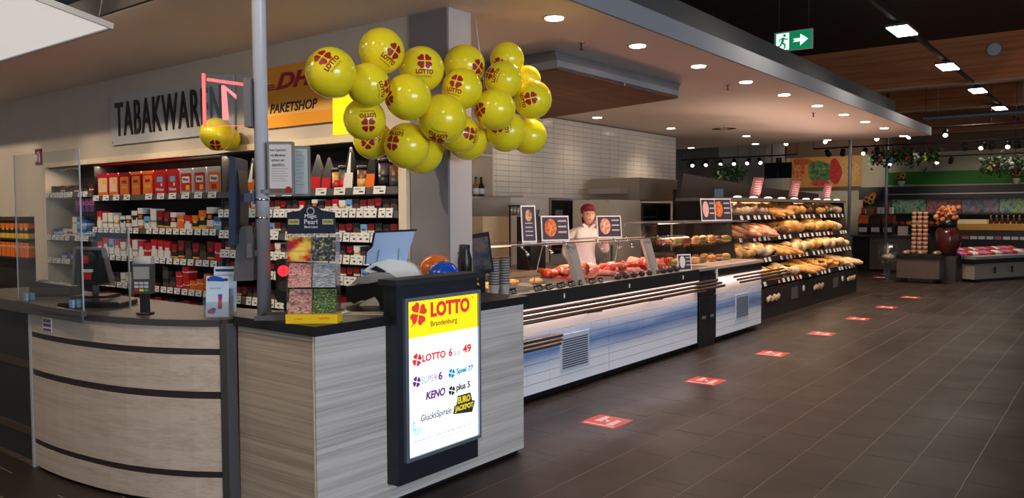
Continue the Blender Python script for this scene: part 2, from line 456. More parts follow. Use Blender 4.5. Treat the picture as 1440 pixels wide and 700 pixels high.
# tiled kitchen wall
mb = MB(); mb.box(4.95, 14.87, 7.262, 7.45, 0, CEIL-.001); mb.box(14.75, 14.87, 7.45, 10, 0, CEIL-.001)
tw = struct('wall_back', mb, mat('tile_grout', (120, 114, 106), .8), 'kitchen wall of glossy white metro tiles with dark joints')
wt = mat('white_glazed_tile', (226, 218, 204), .18, noise=.03, nscale=2.5)
mbt = MB(); TWW, TWH = .29, .0797
mbt.box(.003, TWW-.003, -.012, 0, .0025, TWH-.0025)
wtm = mbt.mesh('tile', wt)
wl = []
for i in range(0, 34):
    for j in range(0, 38):
        x0 = 4.98+i*TWW; z0 = .05+j*TWH
        if x0+TWW > 14.87: continue
        q = proj((x0, 7.25, z0))
        vis = 1 if (x0 > 8.0 and z0 > 1.45) else 0
        wl.append((vis/(q[2]) if q else 0, x0, z0))
wl.sort(reverse=True)
for s_, x0, z0 in wl[:295]: obj('tile', wtm, None, tw, (x0, 7.262, z0))
mb = MB()
for s_, x0, z0 in wl[295:]: mb.box(x0+.003, x0+TWW-.003, 7.25, 7.262, z0+.0025, z0+TWH-.0025)
o = obj('far_tile_field', mb, wt, tw); o['kind'] = 'stuff'
# far end of the market
mb = MB(); mb.box(27.0, 27.2, -10, 16, 0, 4.999)
struct('wall_far', mb, mat('far_wall_paint', (206, 190, 158), .8), 'cream far wall of the market')
mb = MB(); mb.box(26.93, 26.999, -6, 16, 3.35, 4.6)
struct('trim_5', mb, mat('far_brown', (120, 92, 70), .8), 'brown band high on the far wall')
mb = MB(); mb.box(26.90, 26.999, -3, 5.93, 2.38, 2.76)
struct('trim_6', mb, mat('green_band', (56, 128, 34), .7), 'green painted band on the far wall above the fruit shelves')
mb = MB(); mb.box(26.0, 26.3, 9.5, 9.95, 0, 4.2)
struct('wall_column', mb, M['wall'], 'cream wall column beside the black screens')
mb = MB(); mb.box(20.2, 20.35, 8.7, 16, 2.35, 3.6)
struct('wall_bulkhead', mb, mat('bulkhead_grey', (112, 102, 92), .8), 'grey-brown bulkhead behind the bread wall')
mb = MB(); mb.box(14.9, 19.9, 9.2, 9.4, 0, 2.35); mb.box(26.3, 26.45, 9.0, 16, 0, 4.2)
struct('wall_inner', mb, M['wall'], 'cream partition behind the bread wall')
# slim steel posts
for x, y, lab in ((18.63, 4.89, 'slim grey steel post rising behind the end of the bread wall'), (21.2, 4.7, 'slim grey steel post beside the far counter')):
    p = thing('post', lab, 'post', (x, y, 0), group='steel posts')
    mb = MB(); mb.cyl((0, 0, .02), (0, 0, 5.0), .035, n=14); obj('shaft', mb, M['alu'], p)
    mb = MB(); mb.cyl((0, 0, 0), (0, 0, .02), .08, n=14); obj('foot_plate', mb, M['alu'], p)

# ---- dark timber hood panel hung under the canopy over the deli
h = thing('hood_panel', 'shallow ceiling hood with dark timber boards above the deli kitchen', 'hood', (0, 0, 0))
BL = [(5.85, 4.0), (8.2, 3.98), (8.84, 6.29), (6.0, 5.9)]
TP = [(6.2, 4.27), (8.75, 4.22), (9.1, 6.2), (6.3, 5.9)]
mb = MB()
for i in range(4):
    j = (i+1) % 4
    a, b_, c, d = BL[i], BL[j], TP[j], TP[i]
    mb.add([(a[0], a[1], 2.86), (b_[0], b_[1], 2.86), (b_[0], b_[1], 2.93), (a[0], a[1], 2.93)], [(0, 1, 2, 3)])
    mb.add([(a[0], a[1], 2.93), (b_[0], b_[1], 2.93), (c[0], c[1], CEIL-.001), (d[0], d[1], CEIL-.001)], [(0, 1, 2, 3)])
obj('rim', mb, M['fascia'], h)
hw = wood('hood_board', (112, 78, 52), (78, 52, 34), 'x', 1.5, .7)
def lerp(p, q, t_): return (p[0]+(q[0]-p[0])*t_, p[1]+(q[1]-p[1])*t_)
for k in range(2):
    t0, t1 = k*.5+.006, k*.5+.494
    a, b_ = lerp(BL[0], BL[1], t0), lerp(BL[0], BL[1], t1); d, c = lerp(BL[3], BL[2], t0), lerp(BL[3], BL[2], t1)
    mb = MB(); mb.prism([a, b_, c, d], 2.845, 2.875, 'z'); obj('board', mb, hw, h)
mb = MB(); a = lerp(BL[0], BL[1], .494); b_ = lerp(BL[0], BL[1], .506); c = lerp(BL[3], BL[2], .506); d = lerp(BL[3], BL[2], .494)
mb.prism([a, b_, c, d], 2.85, 2.87, 'z'); obj('joint_strip', mb, M['pale'], h)

# ---- white suspended panel with an emissive sheet, top left
p = thing('suspended_panel', 'large white square panel hanging from thin wires at the top left', 'ceiling panel', (2.754, 5.663, 2.9))
p.rotation_euler = (0, R(11.5), 0)
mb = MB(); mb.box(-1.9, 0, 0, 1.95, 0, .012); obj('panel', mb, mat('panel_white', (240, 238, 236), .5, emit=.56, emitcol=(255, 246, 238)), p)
mb = MB()
for a in ((-1.9, 0, -.015, 0), (-1.9, 0, 1.95, 1.965), (-1.915, -1.9, -.015, 1.965), (0, .015, -.015, 1.965)): mb.box(a[0], a[1], a[2], a[3], -.012, .03)
obj('frame', mb, M['lgrey'], p)
for x, y in ((-.06, .06), (-.06, 1.9), (-1.8, .06), (-1.8, 1.9)):
    mb = MB(); mb.cyl((x, y, .01), (x+.35*.0, y, .9), .003, n=5); obj('wire', mb, M['mgrey'], p)
    mb = MB(); mb.box(x-.02, x+.02, y-.02, y+.02, .0121, .05); obj('clip', mb, M['dgrey'], p)

# ---- LED flood row on its rail under the roof
LED = mat('led_face', (255, 250, 240), .4, emit=16, emitcol=(255, 244, 226))
mb = MB(); mb.box(6.0, 27, 2.43, 2.49, 4.07, 4.12); tag(obj('light_rail', mb, M['blackm']), 'long dark rail carrying the square flood lights under the roof', 'rail')
for i, x in enumerate((11.83, 15.27, 18.71, 22.27, 8.4)):
    l = thing('flood_light', ['first square white flood light on the roof rail, nearest the exit sign', 'second square white flood light on the roof rail past the exit sign', 'third square white flood light on the roof rail past the exit sign', 'farthest square white flood light on the roof rail', 'square white flood light on the roof rail above the entrance aisle'][i], 'flood light', (x, 2.46, 4.0), group='square flood lights')
    mb = MB(); mb.box(-.36, .36, -.14, .14, .012, .045); obj('housing', mb, M['dgrey'], l)
    mb = MB(); mb.box(-.34, .34, -.125, .125, 0, .0115); obj('led_face', mb, LED, l)
    mb = MB(); mb.box(-.05, .05, -.03, .03, .045, .07); obj('mount', mb, M['blackm'], l)
    area('flood_beam', (x, 2.46, 3.985), .68, 17, NEUT, (0, 0, -1), .25, 150)
for x, y in ((14, 2.0), (20.5, 2.6), (24, 2.0)):
    mb = MB(); mb.cyl((x, y, 3.45), (x, y, 4.99), .006, n=6)
# suspended grey duct below the beams
mb = MB(); mb.cyl((21.2, 3.9, 3.78), (21.2, -6, 3.78), .07, n=14); mb.cyl((21.2, 3.6, 3.78), (21.2, 3.6, 4.99), .006, n=6); mb.cyl((21.2, 0, 3.78), (21.2, 0, 4.99), .006, n=6); mb.cyl((21.2, 1.9, 3.78), (21.2, 1.9, 4.99), .006, n=6)
tag(obj('conduit_pipe', mb, M['alu']), 'grey pipe hung on thin rods beneath the roof beams', 'pipe')
ck = thing('round_speaker', 'round grey disc fixed to the nearest roof beam', 'speaker', (17.99, 2.1, 4.68))
mb = MB(); mb.cyl((-.03, 0, 0), (0, 0, 0), .14, n=24); obj('rim', mb, M['mgrey'], ck)
mb = MB(); mb.cyl((-.035, 0, 0), (-.0301, 0, 0), .115, n=24); obj('grille', mb, M['lgrey'], ck)

# ---- exit sign
e = thing('exit_sign', 'green and white running-man exit sign hanging from the roof', 'exit sign', (11.0, 3.65, 3.77), -PI/2)
GREEN = mat('exit_green', (0, 140, 88), .4, emit=.55); EW = mat('exit_white', (230, 250, 240), .4, emit=1.0)
mb = MB(); mb.box(-.255, .255, 0, .05, 0, .265); obj('housing', mb, M['lgrey'], e)
mb = MB(); mb.box(-.243, .243, -.004, -.0005, .011, .254); obj('green_face', mb, GREEN, e)
mb = MB(); mb.box(-.225, -.05, -.007, -.0045, .02, .245); obj('door_field', mb, EW, e)
mb = MB()
def seg2(mb, a, b_, w_, y0=-.010, y1=-.0075):
    dx, dz = b_[0]-a[0], b_[1]-a[1]; l_ = math.hypot(dx, dz); nx, nz = -dz/l_*w_/2, dx/l_*w_/2
    mb.prism([(a[0]-nx, a[1]-nz), (b_[0]-nx, b_[1]-nz), (b_[0]+nx, b_[1]+nz), (a[0]+nx, a[1]+nz)], y0, y1, 'y')
for a, b_, w_ in (((-.125, .185), (-.145, .115), .034), ((-.145, .118), (-.10, .085), .024), ((-.10, .085), (-.115, .035), .02), ((-.145, .118), (-.175, .075), .024), ((-.175, .075), (-.215, .07), .018), ((-.125, .18), (-.085, .155), .016), ((-.085, .155), (-.06, .17), .013), ((-.13, .185), (-.17, .165), .016), ((-.17, .165), (-.185, .135), .013)): seg2(mb, a, b_, w_)
mb.cyl((-.112, -.010, .213), (-.112, -.0075, .213), .019, n=14)
obj('running_man', mb, GREEN, e)
mb = MB(); mb.prism([(.0, .11), (.10, .11), (.10, .055), (.205, .133), (.10, .21), (.10, .155), (.0, .155), (.03, .133)], -.008, -.0045, 'y'); obj('arrow', mb, EW, e)
for x in (-.2, .2):
    mb = MB(); mb.cyl((x, .025, .2651), (x, .025, 1.22), .004, n=6); obj('wire', mb, M['dgrey'], e)
# ---- red floor stickers
stk_r = mat('sticker_red', (226, 52, 44), .35, emit=.0); stk_w = mat('sticker_white', (245, 225, 215), .4)
for i, x in enumerate((5.19, 7.0, 8.79, 10.6, 12.38, 14.12, 15.98, 20.3)):
    s = thing('floor_sticker', ['nearest', 'second', 'third', 'fourth', 'fifth', 'sixth', 'seventh', 'farthest'][i]+' red square distance sticker on the floor along the counter', 'sticker', (x, 3.1 if i < 7 else 4.6, 0), group='red distance stickers')
    mb = MB(); mb.box(-.15, .15, -.15, .15, .0002, .0012); obj('sheet', mb, stk_r, s)
    mb = MB()
    mb.box(-.12, -.10, -.13, .13, .0012, .0018)
    for (fx, fy) in ((-.02, -.07), (.03, .06)):
        mb.prism([(fx-.06, fy-.03), (fx+.09, fy-.02), (fx+.1, fy+.02), (fx-.06, fy+.03)], .0012, .0018, 'z')
    mb.prism([(-.03, -.02), (.03, -.02), (.05, .03), (.02, .02)], .0012, .0018, 'z')
    obj('print', mb, stk_w, s)
# ---- flood lights of the checkout zone (rail above and in front of the till, outside the picture)
for i, (x, y) in enumerate(((.6, 3.6), (.6, 6.2), (.6, 8.8), (1.2, .6))):
    l = thing('flood_light', ['square white flood light above the near end of the till', 'square white flood light above the middle of the till', 'square white flood light above the far end of the till', 'square white flood light over the entrance aisle'][i], 'flood light', (x, y, 4.1), R(-20), group='flood lights over the tills')
    l.rotation_euler = (0, R(-28), 0)
    mb = MB(); mb.box(-.14, .14, -.36, .36, .012, .045); obj('housing', mb, M['dgrey'], l)
    mb = MB(); mb.box(-.125, .125, -.34, .34, 0, .0115); obj('led_face', mb, LED, l)
    mb = MB(); mb.cyl((0, 0, .046), (.3, 0, .85), .01, n=6); obj('mount', mb, M['blackm'], l)
    area('flood_beam', (x+.02, y, 4.07), .25, 18, WARM, (.4, 0, -1), .68, 150)
    if i < 3: pass

for i, y in enumerate((5.3, 7.0, 8.7, 10.3, 12.1)):
    l = thing('rail_spot', 'black spotlight above the tills aimed at the tobacco shelves, %s from the pole' % ['first', 'second', 'third', 'fourth', 'fifth'][i], 'spotlight', (.55, y, 4.12), group='spotlights aimed at the tobacco shelves')
    mb = MB(); mb.cyl((-.05, 0, .03), (.10, 0, -.06), .06, .07, 14); obj('housing', mb, M['black'], l)
    mb = MB(); mb.cyl((.1005, 0, -.0605), (.108, 0, -.065), .06, n=14); obj('lens', mb, dl_e, l)
    mb = MB(); mb.cyl((0, 0, .05), (0, 0, .87), .01, n=6); obj('mount', mb, M['blackm'], l)
    spot('rail_spot_beam', (.70, y, 4.03), (4.4, y, 1.75), [400, 300, 180, 110, 330][i], 40, WARM, .5, .06)

# ---- glazed shop entrance behind the camera, through which the daylight falls
wf = struct('window_1', MB().box(-1.6, 4.0, -6.86, -6.78, .0, .70), M['dgrey'], 'glazed shop entrance front behind the camera')
for x in (-1.6, .27, 2.13, 3.92):
    obj('mullion', MB().box(x, x+.08, -6.86, -6.78, .70, 3.5), M['dgrey'], wf)
obj('head_rail', MB().box(-1.6, 4.0, -6.86, -6.78, 3.5, 3.6), M['dgrey'], wf)
for x in (-1.52, .35, 2.21):
    obj('pane', MB().box(x, x+1.78, -6.83, -6.82, .70, 3.5), M['glass'], wf)
# ================================================================== TOBACCO WALL
def fit(mb, w_=None, h_=None):
    xs = [p[0] for p in mb.v]; zs = [p[2] for p in mb.v]
    sx = w_/(max(xs)-min(xs)) if w_ else 1; sz = h_/(max(zs)-min(zs)) if h_ else (sx if w_ else 1)
    if h_ and not w_: sx = sz
    cx = (max(xs)+min(xs))/2; z0 = min(zs)
    mb.v = [((p[0]-cx)*sx, p[1], (p[2]-z0)*sz) for p in mb.v]; return mb
def lettering(s, parent, x, z, y, mt, w_=None, h_=None, bold=0.0, shear=0.0, depth=.0008, name='lettering', spacing=1.0):
    mb = fit(text_mb(s, .1, bold, shear, depth=depth, spacing=spacing), w_, h_); shift(mb, x, y, z)
    return obj(name, mb, mt, parent)
U = thing('tobacco_shelf', 'long tobacco shelf wall with pale header, dark shelves and white price tags', 'shelf', (XF, 10.76, 0), -PI/2)
darkshelf = mat('shelf_dark', (34, 30, 30), .6)
mb = MB(); mb.box(.04, 6.36, .40, .44, 0, 2.155); obj('back_panel', mb, darkshelf, U)
mb = MB(); mb.box(0, .04, 0, .44, 0, 2.17); obj('side_panel', mb, M['pale'], U)
mb = MB(); mb.box(6.30, 6.385, 0, .40, 0, 2.17); obj('side_panel', mb, M['pale'], U)
mb = MB(); mb.box(0, 6.385, -.005, .046, 2.17, 2.228); obj('header', mb, mat('header_pale', (240, 222, 190), .5), U)
mb = MB(); mb.box(.04, 6.30, .046, .44, 2.155, 2.17); obj('top_board', mb, darkshelf, U)
rail_m = mat('rail_grey', (96, 92, 92), .4)
tagc = {}
def tag_mesh(w_, h_):
    if (w_, h_) not in tagc:
        mb = MB(); mb.box(-w_/2, w_/2, -.006, -.002, 0, h_, 0)
        mb.box(-w_*.36, w_*.15, -.0068, -.006, h_*.68, h_*.76, 1); mb.box(w_*.02, w_*.36, -.0068, -.006, h_*.24, h_*.42, 1)
        tagc[(w_, h_)] = mb.mesh('price_tag', [M['paper'], M['ink']])
    return tagc[(w_, h_)]
def rail(x0, x1, z, pitch, tw_, skip=.06, depth=.38, th=.062):
    mb = MB(); mb.box(x0, x1, .02, depth, z, z+.018); obj('shelf_board', mb, darkshelf, U)
    mb = MB(); mb.box(x0, x1, 0, .02, z-.008, z+.05); obj('price_rail', mb, rail_m, U)
    x = x0+pitch*.55
    while x < x1-tw_*.4:
        if random.random() > skip:
            o = obj('price_tag', tag_mesh(tw_, th), None, U, (x+random.uniform(-.008, .008), -.011, z-.006)); o.rotation_euler = (R(-8), 0, 0)
        x += pitch
SEC = dict(left=(.06, 1.27), main=(1.27, 3.86), right=(3.86, 6.29))
rail(1.27, 6.29, 1.749, .235, .135, .05)
for z in (1.387, 1.08, .777): rail(*SEC['main'], z, .134, .10)
for z in (1.562, 1.364, 1.18, 1.004, .75): rail(*SEC['right'], z, .085, .074, th=.076)
for z in (1.80, 1.28, .995): rail(*SEC['left'], z, .125, .10, .1)
rail(.06, 3.86, .52, .14, .10)
for x in (1.27, 3.86):
    mb = MB(); mb.box(x-.012, x+.012, .03, .40, .05, 2.15); obj('divider', mb, darkshelf, U)
mb = MB(); mb.box(.04, 6.30, .02, .40, 0, .06); obj('plinth', mb, darkshelf, U)
# lamp strip tucked behind the header
area('shelf_strip_light', (XF-.02+.10, 7.6, 2.14), 5.9, 26, WARM, (-.25, 0, -1), .03).rotation_euler[2] += 0
# ---- goods
UM = Matrix.Translation((XF, 10.76, 0)) @ Matrix.Rotation(-PI/2, 4, 'Z')
def onshelf(x, y, z): return tuple(UM @ Vector((x, y, z)))
SH = {1.749: 'top', 1.387: 'second', 1.08: 'third', .777: 'fourth', .52: 'lowest'}
red, white, dkr = (196, 24, 30), (235, 230, 222), (120, 14, 20)
C = {k: mat('pk_'+k, c, .4) for k, c in dict(red=red, white=white, dkr=dkr, orange=(232, 112, 20), gold=(204, 160, 84), blue=(46, 96, 168), lblue=(120, 176, 214), black=(24, 22, 24), grey=(150, 148, 146), brown=(106, 62, 40), yellow=(240, 190, 40), purple=(92, 56, 118), pink=(206, 110, 150), green=(70, 140, 70), silver=(190, 188, 186), dgrey=(72, 70, 72), peach=(244, 206, 160), clear=(170, 160, 150)).items()}
packc = {}
def pack_mesh(w_, h_, d_, bands, lid=True):
    key = (w_, h_, d_, tuple(bands))
    if key in packc: return packc[key]
    names = []
    mb = MB(); z = 0; n = sum(b_[1] for b_ in bands)
    for k, (nm, share) in enumerate(bands):
        if nm not in names: names.append(nm)
        z1 = z+h_*share/n; ins = .0 if k % 2 == 0 else .0012
        mb.box(-w_/2+ins, w_/2-ins, ins, d_, z, z1, names.index(nm)); z = z1
    if lid: mb.box(-w_*.3, w_*.3, -.0008, .0, h_*.55, h_*.7, names.index(bands[0][0]))
    packc[key] = mb.mesh('pack', [C[n_] for n_ in names]); return packc[key]
def put_pack(mesh, x, z, label, group, name='cigarette_pack', cat='cigarette pack', tilt=0.0, y=.035, rzj=.0):
    o = obj(name, mesh, None); o.location = onshelf(x, y, z); o.rotation_euler = (0, tilt*0, -PI/2+rzj)
    return tag(o, label, cat, group)
# tobacco tubs on the top shelf
def tub(x, frame, face, txt, lab, extra):
    t_ = thing('tobacco_tub', lab, 'tobacco tub', onshelf(x, .05, 1.7672), -PI/2+random.uniform(-.05, .05), group='tobacco tubs on the top shelf')
    mb = MB(); mb.rbox(-.115, .115, 0, .16, 0, .28, .028, 4); obj('tub', mb, C[frame], t_)
    mb = MB(); mb.rbox(-.092, .092, -.006, -.0005, .022, .235, .02, 3); obj('label_panel', mb, C[face], t_)
    mb = MB(); mb.rbox(-.118, .118, -.004, .162, .252, .284, .014, 3); obj('lid', mb, C[extra[0]], t_)
    for (cx, cz, w_, h_, cm) in extra[1:]:
        mb = MB(); mb.rbox(cx-w_/2, cx+w_/2, -.008, -.0061, cz-h_/2, cz+h_/2, min(w_, h_)*.2, 2); obj('print_patch', mb, C[cm], t_)
    if txt: lettering(txt[0], t_, txt[3], txt[4], -.0095, C[txt[1]], w_=txt[2], bold=.02, name='print')
ordn = ['first', 'second', 'third', 'fourth', 'fifth', 'sixth', 'seventh', 'eighth', 'ninth', 'tenth']
tubs = [('red', 'peach', None, ['red', (0, .05, .17, .05, 'orange'), (.03, .19, .06, .05, 'yellow')]), ('red', 'peach', None, ['red', (0, .05, .17, .05, 'orange'), (.03, .19, .06, .05, 'yellow')]),
        ('dkr', 'orange', None, ['dkr', (0, .18, .1, .03, 'brown'), (0, .12, .12, .03, 'gold')]), ('dkr', 'orange', None, ['orange', (0, .18, .1, .03, 'brown'), (0, .12, .12, .03, 'gold')]), ('red', 'orange', None, ['orange', (0, .18, .1, .03, 'brown'), (0, .12, .12, .03, 'gold')]),
        ('red', 'red', ('Winston', 'white', .15, 0, .065), ['red', (.0, .185, .11, .055, 'lblue'), (.03, .13, .03, .03, 'white')]), ('red', 'red', ('Winston', 'white', .15, 0, .065), ['red', (.0, .185, .11, .055, 'lblue'), (.03, .13, .03, .03, 'white')]),
        ('silver', 'red', ('West', 'black', .1, 0, .155), ['silver', (0, .17, .13, .065, 'white'), (.03, .09, .06, .05, 'yellow'), (0, .04, .18, .035, 'grey')]), ('silver', 'red', ('West', 'black', .1, 0, .155), ['silver', (0, .17, .13, .065, 'white'), (.03, .09, .06, .05, 'yellow'), (0, .04, .18, .035, 'grey')]),
        ('silver', 'orange', ('West', 'black', .1, 0, .155), ['silver', (0, .17, .13, .065, 'white'), (0, .09, .08, .05, 'red'), (0, .04, .18, .035, 'grey')])]
desc = ['red-rimmed tub with pale face', 'red-rimmed tub with pale face', 'orange tub with dark red rim', 'orange tub with dark red body', 'orange tub with bright red body', 'bright red tub with blue patch', 'bright red tub with blue patch', 'silver tub with red face and white panel', 'silver tub with red face and white panel', 'silver tub with orange face and white panel']
for i, tb in enumerate(tubs): tub(1.44+i*.252, tb[0], tb[1], tb[2], '%s, %s from left on the top tobacco shelf' % (desc[i], ordn[i]), tb[3])
# stand-up pouches (wedge bags), tins
def pouch(x, h_, w_, body, base, lab, grp, white=True):
    p_ = thing('tobacco_pouch', lab, 'tobacco pouch', onshelf(x, .05, 1.7672), -PI/2, group=grp)
    mb = MB(); b_ = w_/2
    v = [(-b_, 0, 0), (b_, 0, 0), (b_, .09, 0), (-b_, .09, 0), (-b_*.85, .02, h_*.5), (b_*.85, .02, h_*.5), (b_*.85, .07, h_*.5), (-b_*.85, .07, h_*.5), (-b_*.12, .043, h_), (b_*.2, .043, h_), (b_*.2, .047, h_), (-b_*.12, .047, h_)]
    f = [(3, 2, 1, 0)]
    for k in (0, 4): f += [(k, k+1, k+5, k+4), (k+1, k+2, k+6, k+5), (k+2, k+3, k+7, k+6), (k+3, k, k+4, k+7)]
    f.append((8, 9, 10, 11)); mb.add(v, f); obj('bag', mb, C[body], p_)
    mb = MB(); mb.add([(-b_*.9, -.001, .01), (b_*.9, -.001, .01), (b_*.8, .0165, h_*.42), (-b_*.8, .0165, h_*.42)], [(0, 1, 2, 3)]); obj('front_print', mb, C[base], p_)
    if white:
        mb = MB(); mb.add([(-b_*.5, .012, h_*.34), (b_*.4, .012, h_*.34), (b_*.1, .036, h_*.86), (-b_*.05, .036, h_*.86)], [(0, 1, 2, 3)]); obj('flash', mb, C['white'], p_)
def tin(x, r, h_, body, band, lab, grp, name='tobacco_tin'):
    p_ = thing(name, lab, 'tobacco tin', onshelf(x, .05+r, 1.7672), -PI/2, group=grp)
    mb = MB(); mb.lathe([(r, 0), (r, h_*.86)], n=16); obj('can', mb, C[body], p_)
    mb = MB(); mb.lathe([(r+.001, h_*.12), (r+.001, h_*.5)], n=16); obj('band', mb, C[band], p_)
    mb = MB(); mb.lathe([(r+.004, h_*.861), (r+.004, h_), (r*.8, h_+.004)], n=16); obj('lid', mb, C['black'], p_)
px2x = lambda y_old: 10.76-y_old*.946
for i, (yo, h_, w_, a, b_) in enumerate(((7.05, .30, .16, 'brown', 'orange'), (6.85, .34, .15, 'black', 'orange'), (6.66, .30, .15, 'dkr', 'gold'), (5.85, .33, .15, 'dgrey', 'red'), (5.70, .30, .13, 'dgrey', 'red'), (5.40, .38, .13, 'black', 'white'), (5.12, .34, .12, 'black', 'orange'))):
    pouch(px2x(yo), h_, w_, a, b_, 'dark stand-up tobacco pouch with %s base, %s pouch from the right on the top shelf' % ({'orange': 'orange', 'gold': 'golden', 'red': 'red', 'white': 'white'}[b_], ordn[6-i]), 'tobacco pouches on the top shelf', b_ == 'white' or i == 1)
for i, (yo, r, h_, a, b_) in enumerate(((5.58, .05, .2, 'gold', 'red'), (5.49, .055, .22, 'dgrey', 'red'), (5.25, .055, .21, 'brown', 'gold'), (4.98, .06, .26, 'dgrey', 'black'), (4.85, .055, .24, 'brown', 'dgrey'), (6.2, .055, .2, 'dgrey', 'red'), (6.05, .05, .2, 'brown', 'black'))):
    tin(px2x(yo), r, h_, a, b_, '%s round tobacco tin with %s band on the top shelf' % ({'gold': 'gold', 'dgrey': 'dark grey', 'brown': 'brown'}[a], {'red': 'red', 'gold': 'gold', 'black': 'black', 'dgrey': 'dark grey'}[b_]) + (' beside the pillar end' if yo < 5 else ' behind the notices' if yo > 6 else ''), 'tins on the top shelf')
# packs in rows
K = {'red and white': [('white', 5), ('white', 1), ('red', 5)], 'white': [('white', 4), ('grey', 1), ('white', 5)], 'gold and white': [('white', 4), ('gold', 2), ('white', 3)], 'black-banded white': [('black', 2), ('white', 4), ('black', 1), ('white', 2)],
     'orange and white': [('orange', 2), ('white', 2), ('black', 2), ('white', 2)], 'dark red': [('red', 2), ('yellow', .6), ('black', 3), ('dkr', 3)], 'blue and white': [('blue', 1.5), ('white', 3), ('lblue', 3)], 'yellow and black': [('yellow', 2), ('black', 2), ('orange', 2)],
     'orange': [('orange', 5), ('peach', 1), ('orange', 2)], 'light blue': [('lblue', 3), ('white', 1.5), ('blue', 2)], 'purple': [('purple', 4), ('pink', 2), ('purple', 2)], 'dark': [('dgrey', 3), ('brown', 2), ('black', 3)], 'brown': [('brown', 3), ('white', 1), ('dkr', 3)], 'red': [('red', 4), ('white', 1), ('red', 3)]}
def row(sec, x0, x1, z, pitch, seq, where, hs, stack=.3, w_=None, name='cigarette_pack', cat='cigarette pack'):
    x = x0+pitch*.5; i = 0
    while x < x1-pitch*.3:
        kind = seq[i % len(seq)] if not callable(seq) else seq(i); i += 1
        if kind:
            h_ = hs[i % len(hs)]; ww = (w_ or pitch*.86)
            me = pack_mesh(round(ww, 3), h_, .1, K[kind])
            lab = '%s cigarette pack on the %s' % (kind, where)
            put_pack(me, x+random.uniform(-.004, .004), z+.0182, lab, lab.replace('cigarette pack', 'packs'), name, cat, rzj=random.uniform(-.04, .04))
            if random.random() < stack and h_ < .14:
                put_pack(me, x+random.uniform(-.004, .004), z+.0188+h_, lab, lab.replace('cigarette pack', 'packs'), name, cat)
        x += pitch
ms, me_ = SEC['main']
row('main', ms+.02, me_-.02, 1.387, .134, ['red and white', 'white', 'white', 'gold and white', 'black-banded white', 'orange and white', 'black-banded white', 'orange and white', 'blue and white', 'white', 'dark red', 'dark red', 'orange and white', 'orange', 'red and white', 'yellow and black', 'yellow and black', 'orange and white', 'light blue'], 'second shelf of the long middle bay', [.24, .22, .2, .2, .17, .16, .17, .22, .25, .16], .0)
row('main', ms+.02, me_-.02, 1.08, .134, ['red and white', 'red and white', 'blue and white', 'red and white', 'gold and white', 'red and white', 'white', 'red and white', 'red', 'red and white', 'red and white', 'red and white', 'dark red', 'dark red', 'dark', 'dark red', 'dark', 'dark red', 'red'], 'third shelf of the long middle bay', [.2, .18, .22, .21], .0)
row('main', ms+.02, me_-.02, .777, .13, ['purple', 'dark', 'purple', 'dark', 'white', 'white', 'gold and white', None, 'dark', 'dark', None, 'dark', 'dark', 'red', 'red', 'orange', 'orange', 'orange', 'orange', 'light blue'], 'fourth shelf of the long middle bay', [.12, .14, .1, .13], .35)
row('main', ms+.02, me_-.02, .538, .14, ['dark red', 'brown', 'dark red', 'dark'], 'lowest shelf of the long middle bay', [.15, .13], .0)
rs, re_ = SEC['right']
names_r = ['second shelf of the pillar bay', 'third shelf of the pillar bay', 'fourth shelf of the pillar bay', 'fifth shelf of the pillar bay', 'lowest shelf of the pillar bay']
seqs = [['dark', 'orange and white', 'dark', 'brown', 'red and white', 'gold and white', 'blue and white', 'dark', 'brown', 'brown', 'dark red', 'dark', 'dark', 'red and white'], ['dark', 'blue and white', 'brown', 'dark', 'dark', 'brown', 'dark red'], ['brown', 'dark', 'dark red', 'gold and white', 'dark', 'red'], ['dark', 'brown', 'dark red', 'brown', 'blue and white', 'dark'], ['dark', 'dark', 'brown', 'dark red']]
for z, nm, sq in zip((1.562, 1.364, 1.18, 1.004, .75), names_r, seqs): row('right', rs+.02, re_-.02, z, .088, sq, nm, [.125, .13, .12], .0, w_=.078)
ls, le_ = SEC['left']
row('left', ls+.1, le_, 1.28, .125, ['light blue', 'light blue', 'gold and white', 'orange and white', 'white', 'light blue', 'light blue', 'light blue', 'light blue'], 'middle shelf of the far left bay', [.12, .11, .13], .3)
row('left', ls+.3, le_, .995, .125, ['light blue', 'purple', 'light blue', 'red and white'], 'lower shelf of the far left bay', [.12, .11], .0)
row('left', ls+.7, le_, 1.60, .12, ['purple'], 'sloped rack of the far left bay', [.16], .0)
row('left', ls+.05, le_, 1.80, .125, ['dark', 'dark', 'brown'], 'upper shelf of the far left bay', [.1, .12], .0)
mb = MB(); mb.box(.72, 1.26, .05, .3, 1.59, 1.60); mb.box(.72, 1.26, .04, .05, 1.56, 1.62); obj('sloped_rack', mb, darkshelf, U)

# ================================================================== SIGNS ON THE WALL
s = thing('tobacco_sign', 'pale grey sign board reading TABAKWAREN above the tobacco shelf', 'sign', (XW-.03, 9.04, 2.357), -PI/2)
mb = MB(); mb.box(0, 2.385, 0, .012, 0, .54); obj('board', mb, mat('sign_grey', (188, 186, 186), .6, noise=.06, nscale=4), s)
lettering('TABAKWAREN', s, 1.16, .09, -.008, mat('sign_letters', (38, 28, 24), .5), w_=2.06, h_=.37, bold=.004, depth=.006, spacing=1.12)
for x, z in ((.04, .03), (.04, .51), (2.34, .03), (2.34, .51)):
    mb = MB(); mb.cyl((x, -.004, z), (x, .03, z), .009, n=8); obj('standoff', mb, M['chrome'], s)
s = thing('parcel_sign', 'orange-yellow parcel shop sign reading DHL PAKETSHOP', 'sign', (XW-.03, 6.166, 2.355), -PI/2)
mb = MB(); mb.box(0, .932, 0, .02, 0, .535); obj('board', mb, mat('sign_orange', (238, 160, 40), .5), s)
